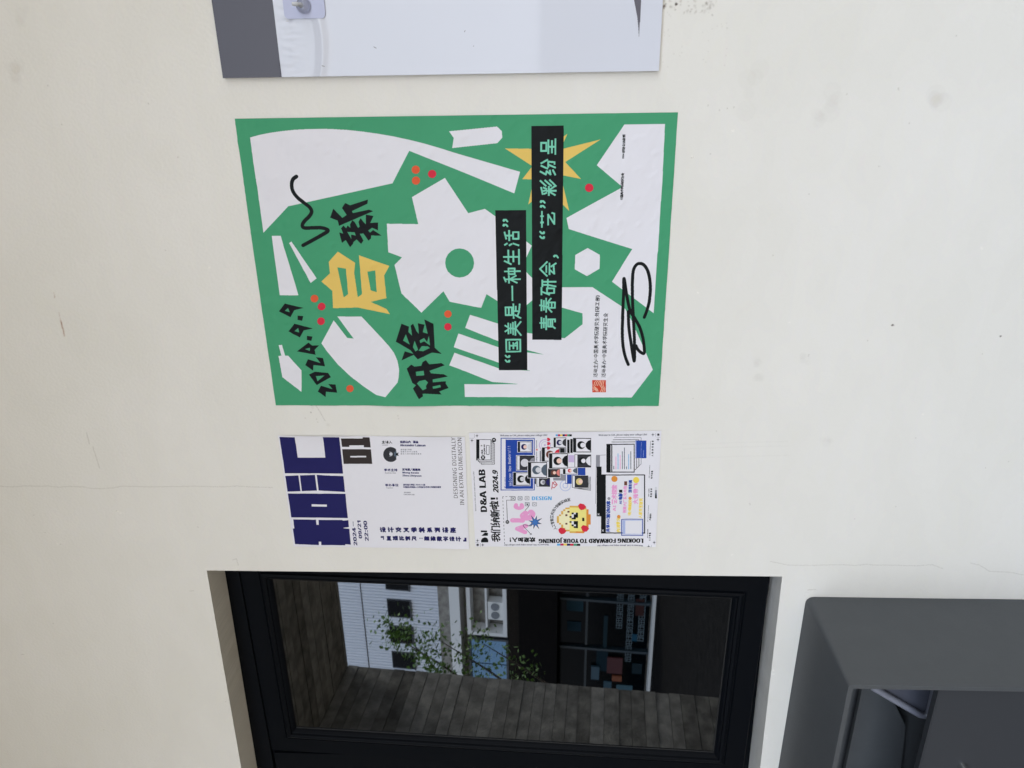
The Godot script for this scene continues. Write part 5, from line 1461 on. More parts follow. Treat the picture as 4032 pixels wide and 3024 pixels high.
	path("ink", 1.1, [125.2,98.3,125.6,78,71.1,78.2], false)
	fill("ink", [[67.2,82.4,65.7,82.1,64.3,81.5,63.2,80.5,62.5,79.3,62.3,77.9,62.5,76.6,63.3,75.4,64.4,74.5,65.7,74,67.3,73.8,68.8,74.1,70.2,74.7,71.3,75.7,72,76.9,72.2,78.2,71.9,79.6,71.2,80.7,70.1,81.6,68.7,82.2]])
	latin("white", "2", 65.3, 76.1, 3.9, 4, 0, "bold")
	path("ink", 1.2, [134.7,88.9,134.6,98.2,125.5,97.9,125.5,88.6,134.7,88.9], false)
	path("ink", 1, [132.9,90.7,127.3,96.1], false)
	path("ink", 1, [127.3,90.5,132.8,96.3], false)
	path("slate", 1.2, [134.8,104.8,134.7,114.1,125.6,113.8,125.7,104.5,134.8,104.8], false)
	path("slate", 1, [133,106.6,127.4,112], false)
	path("slate", 1, [127.4,106.4,133,112.1], false)
	path("grey", 1.2, [134.7,120.8,134.6,130.1,125.5,129.9,125.6,120.6,134.7,120.8], false)
	path("grey", 1, [132.9,122.7,127.3,128.1], false)
	path("grey", 1, [127.3,122.5,132.8,128.2], false)
	path("slate", 1.2, [119.2,120.9,119.1,130.3,110,130.1,110,120.7,119.2,120.9], false)
	path("slate", 1, [117.4,122.8,111.8,128.2], false)
	path("slate", 1, [111.8,122.6,117.4,128.3], false)
	path("grey", 1.2, [119.1,137.5,119,146.8,109.8,146.7,109.9,137.3,119.1,137.5], false)
	path("grey", 1, [117.3,139.3,111.6,144.8], false)
	path("grey", 1, [111.7,139.2,117.2,144.9], false)
	latin("sky", "DESIGN", 125, 136.8, 9.8, 44.7, 1, "bold")
	path("pink", 11.5, [71.7,90.1,71.2,113.7], false)
	path("pink", 11, [56.5,121.2,48.8,100.7,39.5,118.6], false)
	path("pink", 9.5, [112.8,112.4,107,113.4,104.5,106.1,107.1,98.9,112.9,99.6], true)
	path("pink", 14, [90.3,120.8,83.9,114.5,78,120.6,79.9,131.8,87.6,137,92.8,134.3,92.8,133.2], true)
	path("pale", 1.4, [73.9,89,74.2,93.5], false)
	path("pale", 1.4, [50.8,100.5,52.1,104.7], false)
	path("pale", 1.4, [89,114.6,85.8,114.6], false)
	path("pale", 1.4, [91.5,130.4,87.6,130.8], false)
	path("ink", 1.1, [113.9,125.8,108.2,128.5,98,119.9], false)
	fill("ink", [[114.3,127.4,113.8,127.3,113.3,127.1,112.9,126.7,112.6,126.3,112.5,125.8,112.6,125.3,112.9,124.9,113.3,124.5,113.8,124.3,114.3,124.3,114.9,124.4,115.4,124.6,115.8,124.9,116,125.4,116.1,125.9,116,126.3,115.8,126.8,115.4,127.1,114.9,127.3]])
	path("ink", 1.1, [66.9,133.8,56.5,133.6,57.8,124.6,59.8,116.2,54,116.6,34.8,132], true)
	fill("ink", [[34.8,134.2,34,134.1,33.3,133.8,32.8,133.3,32.4,132.7,32.3,132,32.4,131.3,32.8,130.7,33.4,130.3,34.1,130,34.8,129.9,35.6,130,36.3,130.3,36.9,130.8,37.2,131.4,37.3,132.1,37.2,132.8,36.8,133.3,36.3,133.8,35.6,134.1]])
	fill("white", [[34.8,133.3,34.4,133.2,34,133,33.7,132.8,33.4,132.4,33.4,132,33.5,131.6,33.7,131.3,34,131,34.4,130.9,34.8,130.8,35.3,130.9,35.7,131.1,36,131.3,36.2,131.7,36.3,132.1,36.2,132.5,36,132.8,35.7,133.1,35.3,133.2]])
	fill("ink", [[61.4,158.5,61.6,147.9,47.1,152.2,58.7,143.6,47.9,138.4,60.2,138.8,55,126.1,65.2,136.3,71,127.1,70.7,137.6,85.2,133.4,73.7,142,84.4,147.1,72.2,146.8,77.3,159.4,67.2,149.2]])
	fill("steel", [[62.4,155.3,62.6,146.9,50.9,150.3,60.2,143.4,51.6,139.3,61.4,139.6,57.2,129.4,65.4,137.6,70,130.2,69.8,138.7,81.4,135.3,72.2,142.1,80.7,146.2,71,146,75.1,156.1,67,148]])
	hanzi("ink", "人", 49.1, 189, 8.0, 8.0, 1.0, -0.499)
	hanzi("ink", "工", 56.4, 185.3, 8.0, 8.0, 1.0, -0.322)
	hanzi("ink", "智", 64.2, 182.9, 8.0, 8.0, 1.0, -0.227)
	hanzi("ink", "能", 72.3, 181.7, 8.0, 8.0, 1.0, -0.077)
	hanzi("ink", "艺", 80.5, 181.8, 8.0, 8.0, 1.0, 0.077)
	hanzi("ink", "术", 88.5, 183.2, 8.0, 8.0, 1.0, 0.153)
	hanzi("ink", "设", 96.2, 185.7, 8.0, 8.0, 1.0, 0.395)
	hanzi("ink", "计", 103.3, 189.4, 8.0, 8.0, 1.0, 0.499)
	hanzi("ink", "创", 109.7, 194.2, 8.0, 8.0, 1.0, 0.675)
	hanzi("ink", "新", 115.3, 199.9, 8.0, 8.0, 1.0, 0.844)
	hanzi("ink", "实", 119.8, 206.4, 8.0, 8.0, 1.0, 0.910)
	hanzi("ink", "验", 123.2, 213.5, 8.0, 8.0, 1.0, 1.107)
	hanzi("ink", "室", 125.5, 221, 8.0, 8.0, 1.0, 1.391)
	fill("honey", [[109.4,222.7,109.2,256.7,104.6,256.7,104.8,222.7]])
	fill("honey", [[105,213,104.9,222.8,100.3,222.8,100.4,213]])
	fill("butter", [[104.9,222.7,104.7,251.9,100.1,251.9,100.3,222.7]])
	fill("honey", [[104.7,251.8,104.6,261.6,100,261.6,100.1,251.8]])
	fill("honey", [[100.5,208.1,100.5,213.1,95.8,213.1,95.9,208.1]])
	fill("cream_yellow", [[100.5,213,100.4,222.8,95.8,222.8,95.8,212.9]])
	fill("butter", [[100.4,222.7,100.1,261.6,95.5,261.7,95.8,222.7]])
	fill("amber", [[100.1,261.5,100.1,266.5,95.5,266.5,95.5,261.5]])
	fill("honey", [[96,203.2,96,208.2,91.3,208.2,91.4,203.2]])
	fill("cream_yellow", [[96,208.1,95.9,217.9,91.3,217.9,91.3,208.1]])
	fill("hair", [[95.9,217.8,95.9,222.8,91.2,222.8,91.3,217.8]])
	fill("butter", [[95.9,222.7,95.6,261.7,91,261.7,91.2,222.7]])
	fill("amber", [[95.6,261.5,95.6,266.5,90.9,266.5,91,261.6]])
	fill("honey", [[91.5,203.2,91.5,208.2,86.8,208.2,86.8,203.2]])
	fill("cream_yellow", [[91.5,208.1,91.4,222.8,86.7,222.8,86.8,208]])
	fill("butter", [[91.4,222.7,91.3,227.7,86.7,227.7,86.7,222.7]])
	fill("ink", [[91.3,227.5,91.3,232.5,86.6,232.5,86.7,227.5]])
	fill("white", [[91.3,232.4,91.3,237.4,86.6,237.4,86.6,232.4]])
	fill("ink", [[91.3,237.3,91.2,242.2,86.6,242.3,86.6,237.3]])
	fill("butter", [[91.2,242.1,91.1,261.7,86.4,261.7,86.6,242.2]])
	fill("amber", [[91.1,261.6,91.1,266.5,86.4,266.6,86.4,261.6]])
	fill("honey", [[87,198.3,87,203.3,82.3,203.3,82.3,198.3]])
	fill("cream_yellow", [[87,203.2,86.9,213,82.2,213,82.3,203.2]])
	fill("hair", [[86.9,212.9,86.9,217.9,82.2,217.9,82.2,212.9]])
	fill("cream_yellow", [[86.9,217.8,86.8,222.8,82.2,222.8,82.2,217.8]])
	fill("butter", [[86.8,222.7,86.8,227.7,82.1,227.7,82.2,222.7]])
	fill("white", [[86.8,227.5,86.8,232.5,82.1,232.5,82.1,227.5]])
	fill("ink", [[86.8,232.4,86.7,242.3,82,242.3,82.1,232.4]])
	fill("butter", [[86.7,242.2,86.6,261.7,81.9,261.8,82,242.2]])
	fill("amber", [[86.6,261.6,86.5,271.5,81.8,271.5,81.9,261.7]])
	fill("honey", [[82.5,193.4,82.4,198.4,77.8,198.4,77.8,193.4]])
	fill("cream_yellow", [[82.4,198.3,82.3,222.8,77.6,222.8,77.8,198.2]])
	fill("ink", [[82.3,222.7,82.2,227.7,77.6,227.7,77.6,222.7]])
	fill("white", [[82.3,227.5,82.2,232.5,77.5,232.5,77.6,227.6]])
	fill("ink", [[82.2,232.4,82.2,242.3,77.5,242.3,77.5,232.4]])
	fill("butter", [[82.2,242.2,82,261.8,77.3,261.8,77.5,242.2]])
	fill("amber", [[82,261.7,82,271.5,77.3,271.5,77.3,261.7]])
	fill("honey", [[77.9,193.4,77.9,198.4,73.2,198.3,73.2,193.3]])
	fill("cream_yellow", [[77.9,198.2,77.7,222.8,73,222.8,73.2,198.2]])
	fill("butter", [[77.7,222.7,77.7,227.7,73,227.7,73,222.7]])
	fill("ink", [[77.7,227.6,77.6,237.4,72.9,237.4,73,227.6]])
	fill("butter", [[77.6,237.3,77.5,252.1,72.8,252.1,72.9,237.3]])
	fill("ink", [[77.5,251.9,77.5,256.9,72.8,257,72.9,252]])
	fill("butter", [[77.5,256.8,77.5,261.8,72.8,261.8,72.8,256.9]])
	fill("amber", [[77.5,261.7,77.4,271.5,72.7,271.6,72.8,261.7]])
	fill("honey", [[73.3,193.3,73.3,198.3,68.6,198.3,68.6,193.3]])
	fill("cream_yellow", [[73.3,198.2,73.2,222.8,68.5,222.8,68.6,198.2]])
	fill("butter", [[73.2,222.7,73,252.1,68.3,252.1,68.5,222.7]])
	fill("ink", [[73,252,72.9,257,68.3,257,68.3,252]])
	fill("butter", [[72.9,256.9,72.9,261.8,68.2,261.9,68.3,256.9]])
	fill("amber", [[72.9,261.7,72.9,271.6,68.2,271.6,68.2,261.8]])
	fill("honey", [[68.8,193.3,68.7,198.3,64,198.3,64.1,193.3]])
	fill("cream_yellow", [[68.7,198.2,68.6,222.8,63.9,222.8,64,198.2]])
	fill("ink", [[68.6,222.7,68.6,227.7,63.8,227.7,63.9,222.7]])
	fill("white", [[68.6,227.6,68.5,232.6,63.8,232.6,63.8,227.6]])
	fill("ink", [[68.5,232.5,68.5,242.3,63.8,242.4,63.8,232.5]])
	fill("butter", [[68.5,242.2,68.3,261.9,63.6,261.9,63.8,242.2]])
	fill("amber", [[68.4,261.8,68.3,271.6,63.6,271.7,63.6,261.8]])
	fill("honey", [[64.2,198.2,64.1,203.2,59.4,203.2,59.4,198.1]])
	fill("cream_yellow", [[64.1,203.1,64.1,213,59.3,213,59.4,203]])
	fill("hair", [[64.1,212.9,64,217.9,59.3,217.9,59.3,212.9]])
	fill("cream_yellow", [[64,217.8,64,222.8,59.3,222.8,59.3,217.8]])
	fill("butter", [[64,222.7,64,227.7,59.3,227.7,59.3,222.7]])
	fill("white", [[64,227.6,63.9,232.6,59.2,232.6,59.3,227.6]])
	fill("ink", [[63.9,232.5,63.9,242.4,59.2,242.4,59.2,232.5]])
	fill("butter", [[63.9,242.2,63.8,261.9,59.1,262,59.2,242.3]])
	fill("amber", [[63.8,261.8,63.7,271.7,59,271.7,59.1,261.8]])
	fill("honey", [[59.5,203,59.5,208.1,54.8,208.1,54.8,203]])
	fill("cream_yellow", [[59.5,208,59.4,222.8,54.7,222.8,54.8,207.9]])
	fill("butter", [[59.4,222.7,59.4,227.7,54.7,227.7,54.7,222.7]])
	fill("ink", [[59.4,227.6,59.4,232.6,54.6,232.6,54.7,227.6]])
	fill("white", [[59.4,232.5,59.3,237.5,54.6,237.5,54.6,232.5]])
	fill("ink", [[59.3,237.4,59.3,242.4,54.6,242.4,54.6,237.4]])
	fill("butter", [[59.3,242.3,59.2,262,54.5,262,54.6,242.3]])
	fill("amber", [[59.2,261.8,59.2,266.8,54.4,266.9,54.5,261.9]])
	fill("honey", [[54.9,203,54.9,208.1,50.2,208,50.2,203]])
	fill("cream_yellow", [[54.9,207.9,54.8,222.8,50.1,222.8,50.2,207.9]])
	fill("butter", [[54.8,222.7,54.8,232.6,50,232.6,50.1,222.7]])
	fill("ink", [[54.8,232.5,54.7,242.4,50,242.4,50,232.5]])
	fill("butter", [[54.7,242.3,54.6,262,49.9,262,50,242.3]])
	fill("amber", [[54.6,261.9,54.6,266.9,49.8,266.9,49.9,261.9]])
	fill("honey", [[50.3,207.9,50.3,213,45.5,212.9,45.5,207.9]])
	fill("cream_yellow", [[50.3,212.8,50.2,222.8,45.5,222.8,45.5,212.8]])
	fill("butter", [[50.2,222.7,50,257.1,45.3,257.2,45.5,222.7]])
	fill("amber", [[50,257,50,262,45.2,262.1,45.3,257.1]])
	fill("honey", [[45.6,212.8,45.6,222.8,40.8,222.8,40.9,212.8]])
	fill("butter", [[45.6,222.7,45.4,252.3,40.7,252.3,40.8,222.7]])
	fill("amber", [[45.4,252.1,45.4,262.1,40.6,262.1,40.7,252.2]])
	fill("honey", [[41,222.7,40.9,237.5,36.1,237.5,36.2,222.7]])
	fill("amber", [[40.9,237.4,40.8,257.2,36,257.2,36.1,237.4]])
	fill("red", [[106,261.2,113.6,255.6,115.6,246.7,109.9,242.3,102.3,244.6,97.8,249,99,255.7]])
	fill("red", [[41.6,215.6,49.5,210,51.5,201,45.7,196.5,37.8,198.7,33.1,203.2,34.4,210]])
	fill("red", [[47.9,268.4,55.7,262.7,57.7,253.7,51.9,249.3,44,251.6,39.4,256.1,40.7,262.8]])
	latin("ink", "LOOKING FORWARD TO YOUR JOINING", 9.2, 150.9, 14.8, 243.1, 2, "bold")
	hanzi("ink", "欢迎加入", 18.9, 136, 13.93, 11.40, 2.80, -1.566)
	latin("ink", "!", 13.2, 82.4, 11.3, 2.3, 2, "bold")
	path("grey", 1, [114.5,282.2,238.5,282.3,239.2,303.5], false)
	fill("grey", [[239.4,282.2,239.3,290.4,207.1,290.9,207.2,282.7]])
	fill("ink", [[210,283.5,209.9,294.5,80.9,296.5,81,285.2]])
	path("white", 1, [84.3,287.2,89.1,291.5], false)
	path("white", 1, [84.2,291.6,89.2,287.1], false)
	path("grey", 1.3, [281.5,321.2,280.8,380.2,215.5,382.5,211.8,378.6], false)
	path("ink", 1.3, [276.2,318.4,275.5,375.6,210,377.8,206.3,373.9], false)
	path("ink", 1.3, [270.8,315.6,270.2,370.9,204.5,373.1,200.8,369.1], false)
	fill("ink", [[266.4,304.3,265.7,366.5,194.3,368.8,194.9,305.6]])
	fill("white", [[263.9,317.3,263.4,364.7,196.7,366.8,197.2,318.7]])
	fill("white", [[262.7,313.6,262.7,315.1,196.7,316.4,196.7,315]])
	path("slate", 1.6, [204,321.9,211.5,321.7], false)
	path("pink", 1.6, [204,326.7,234.4,326], false)
	path("sky", 1.6, [204,331.4,241.7,330.5], false)
	path("pink", 1.6, [203.9,336.2,238,335.3], false)
	path("slate", 1.6, [203.9,341,247,339.8], false)
	path("slate", 1.6, [203.8,345.7,256,344.3], false)
	path("slate", 1.6, [203.8,350.5,209.3,350.3], false)
	path("sky", 1.6, [203.7,355.2,239.6,354.2], false)
	path("slate", 1.6, [203.7,360,246.8,358.7], false)
	fill("blue", [[273.8,367.6,273.5,392.1,230,393.8,230.3,369]])
	fill("pale_blue", [[272.9,367.9,272.9,369.8,231.2,371.2,231.2,369.3]])
	latin("pale_blue", "your prompt is open", 232, 380.7, 37.2, 1.5, 0, "bold")
	latin("pale_blue", "AIGC", 232.9, 386, 17.2, 1.8, 0, "bold")
	fill("ink", [[190,293.6,189.1,392.5,34.2,398.3,34.8,296.1]])
	fill("white", [[187.5,304.4,186.7,390.1,37.2,395.7,37.7,307.1]])
	path("white", 1, [39.7,298,45.3,302.4], false)
	path("white", 1, [39.7,302.5,45.3,297.9], false)
	hanzi("blue", "共创", 43.6, 312.1, 10.41, 8.20, 1.90, -0.048)
	latin("blue", "AIGC", 59.1, 308.4, 18.1, 6.5, 0, "bold")
	hanzi("blue", "前沿知识库", 81.2, 311.7, 8.98, 8.20, 1.90, -0.003)
	latin("pink", "AI", 95.2, 322.1, 15, 6.9, 0, "bold")
	hanzi("pink", "艺术探索", 119.9, 325.2, 12.44, 11.80, 2.20, -0.021)
	latin("blue", "AI", 113.1, 336.8, 9.6, 5.3, 0, "bold")
	hanzi("blue", "电影", 128.5, 338.9, 8.60, 8.00, 1.90, -0.023)
	fill("ink", [[150.4,335,150.4,342.5,143.1,342.7,143.2,335.2]])
	hanzi("pink", "假期大厂实习内推", 94.2, 349, 8.83, 7.40, 1.50, 0.000)
	hanzi("sun", "设计思维研究", 86.7, 360.5, 6.78, 7.10, 1.50, 0.012)
	hanzi("blue", "亚洲设计周", 146.4, 360.1, 6.38, 7.00, 1.50, 0.000)
	hanzi("pink", "大佬带飞", 119.6, 373.4, 13.64, 11.10, 2.20, -0.032)
	hanzi("sun", "人机交互研究", 79.7, 385.4, 8.92, 7.70, 1.70, 0.002)
	hanzi("sun", "内训学习", 42.5, 336, 9.90, 8.50, 1.90, -0.024)
	fill("amber", [[178.4,330.9,176,330.6,173.8,329.7,172,328.2,170.9,326.3,170.6,324.1,171,322,172.1,320,173.9,318.4,176.1,317.4,178.5,317,181,317.3,183.1,318.2,184.9,319.7,186,321.6,186.3,323.8,185.9,325.9,184.8,327.9,183,329.4,180.8,330.5]])
	fill("sun", [[175,379.7,172.5,379.4,170.3,378.5,168.6,377.1,167.5,375.2,167.1,373,167.5,370.9,168.7,368.9,170.4,367.3,172.6,366.2,175.1,365.8,177.5,366.1,179.7,367,181.4,368.5,182.5,370.4,182.9,372.5,182.5,374.7,181.4,376.6,179.6,378.2,177.4,379.3]])
	fill("amber", [[80,340,78.6,339.8,77.3,339.3,76.2,338.4,75.6,337.3,75.3,336,75.6,334.8,76.2,333.6,77.3,332.7,78.6,332.1,80.1,331.9,81.5,332,82.8,332.6,83.9,333.5,84.5,334.6,84.7,335.8,84.5,337.1,83.8,338.2,82.8,339.1,81.5,339.7]])
	fill("amber", [[128.3,364.3,127,364.2,125.8,363.7,124.9,362.9,124.3,361.9,124.1,360.8,124.3,359.6,124.9,358.6,125.8,357.7,127,357.2,128.3,357,129.6,357.1,130.8,357.6,131.7,358.4,132.3,359.4,132.5,360.5,132.3,361.6,131.7,362.7,130.7,363.5,129.6,364.1]])
	fill("grey", [[128.1,315.9,126.9,315.7,125.8,315.3,125,314.5,124.4,313.6,124.2,312.6,124.4,311.5,125,310.6,125.9,309.8,126.9,309.4,128.1,309.2,129.3,309.3,130.4,309.8,131.2,310.5,131.7,311.4,131.9,312.4,131.7,313.5,131.2,314.4,130.3,315.2,129.3,315.7]])
	fill("hair", [[172.1,346.1,172,352.7,161.6,353,161.7,346.4]])
	path("blue", 2, [73.1,342.9,72.8,391.3,29.2,392.9,29.5,344,73.1,342.9], false)
	fill("pale_blue", [[70.8,344.8,70.5,389.7,31.7,391.1,31.9,345.8]])
	fill("white", [[69.1,351.4,68.9,389.1,33.3,390.4,33.5,352.4]])
	latin("ink", "-AI x VISCOM-", 22.2, 403.1, 24.9, 2, 0, "bold")
	latin("ink", "-PD x Material Creation-", 64.9, 402.5, 46.7, 1.2, 0, "bold")
	latin("ink", "-EST x ART-", 131.8, 401.6, 21.9, 2.2, 0, "bold")
	latin("ink", "-EIE x Innovation-", 179.1, 401, 34.3, 1.6, 0, "bold")
	latin("ink", "-HCI x Fabrication-", 236.4, 400.3, 36.1, 1.4, 0, "bold")
	hanzi("ink", "人工智能", 17.5, 409, 5.77, 3.70, 0.90, 0.012)
	hanzi("ink", "产品设计", 72.1, 408.4, 4.63, 3.80, 0.90, 0.022)
	hanzi("ink", "科研艺术", 133.1, 407.8, 6.07, 3.70, 0.90, 0.005)
	hanzi("ink", "电子实验", 180, 407.4, 5.47, 3.60, 0.90, 0.006)
	hanzi("ink", "人机交互数字", 236.7, 406.8, 6.90, 3.60, 0.90, -0.017)
	fill("ink", [[132.1,416.8,132,421.1,127.8,421.3,127.9,417]])
	fill("charcoal", [[136.3,416.6,136.2,420.9,132,421.1,132.1,416.8]])
	fill("slate", [[140.5,416.4,140.4,420.7,136.2,420.9,136.3,416.6]])
	fill("grey", [[144.6,416.3,144.6,420.6,140.4,420.7,140.5,416.4]])
	fill("grey", [[148.8,416.1,148.8,420.4,144.6,420.6,144.6,416.3]])
	fill("pale", [[153,415.9,152.9,420.2,148.8,420.4,148.8,416.1]])
	fill("pale", [[157.1,415.7,157.1,420,152.9,420.2,153,415.9]])
	fill("white", [[161.3,415.5,161.3,419.8,157.1,420,157.1,415.7]])
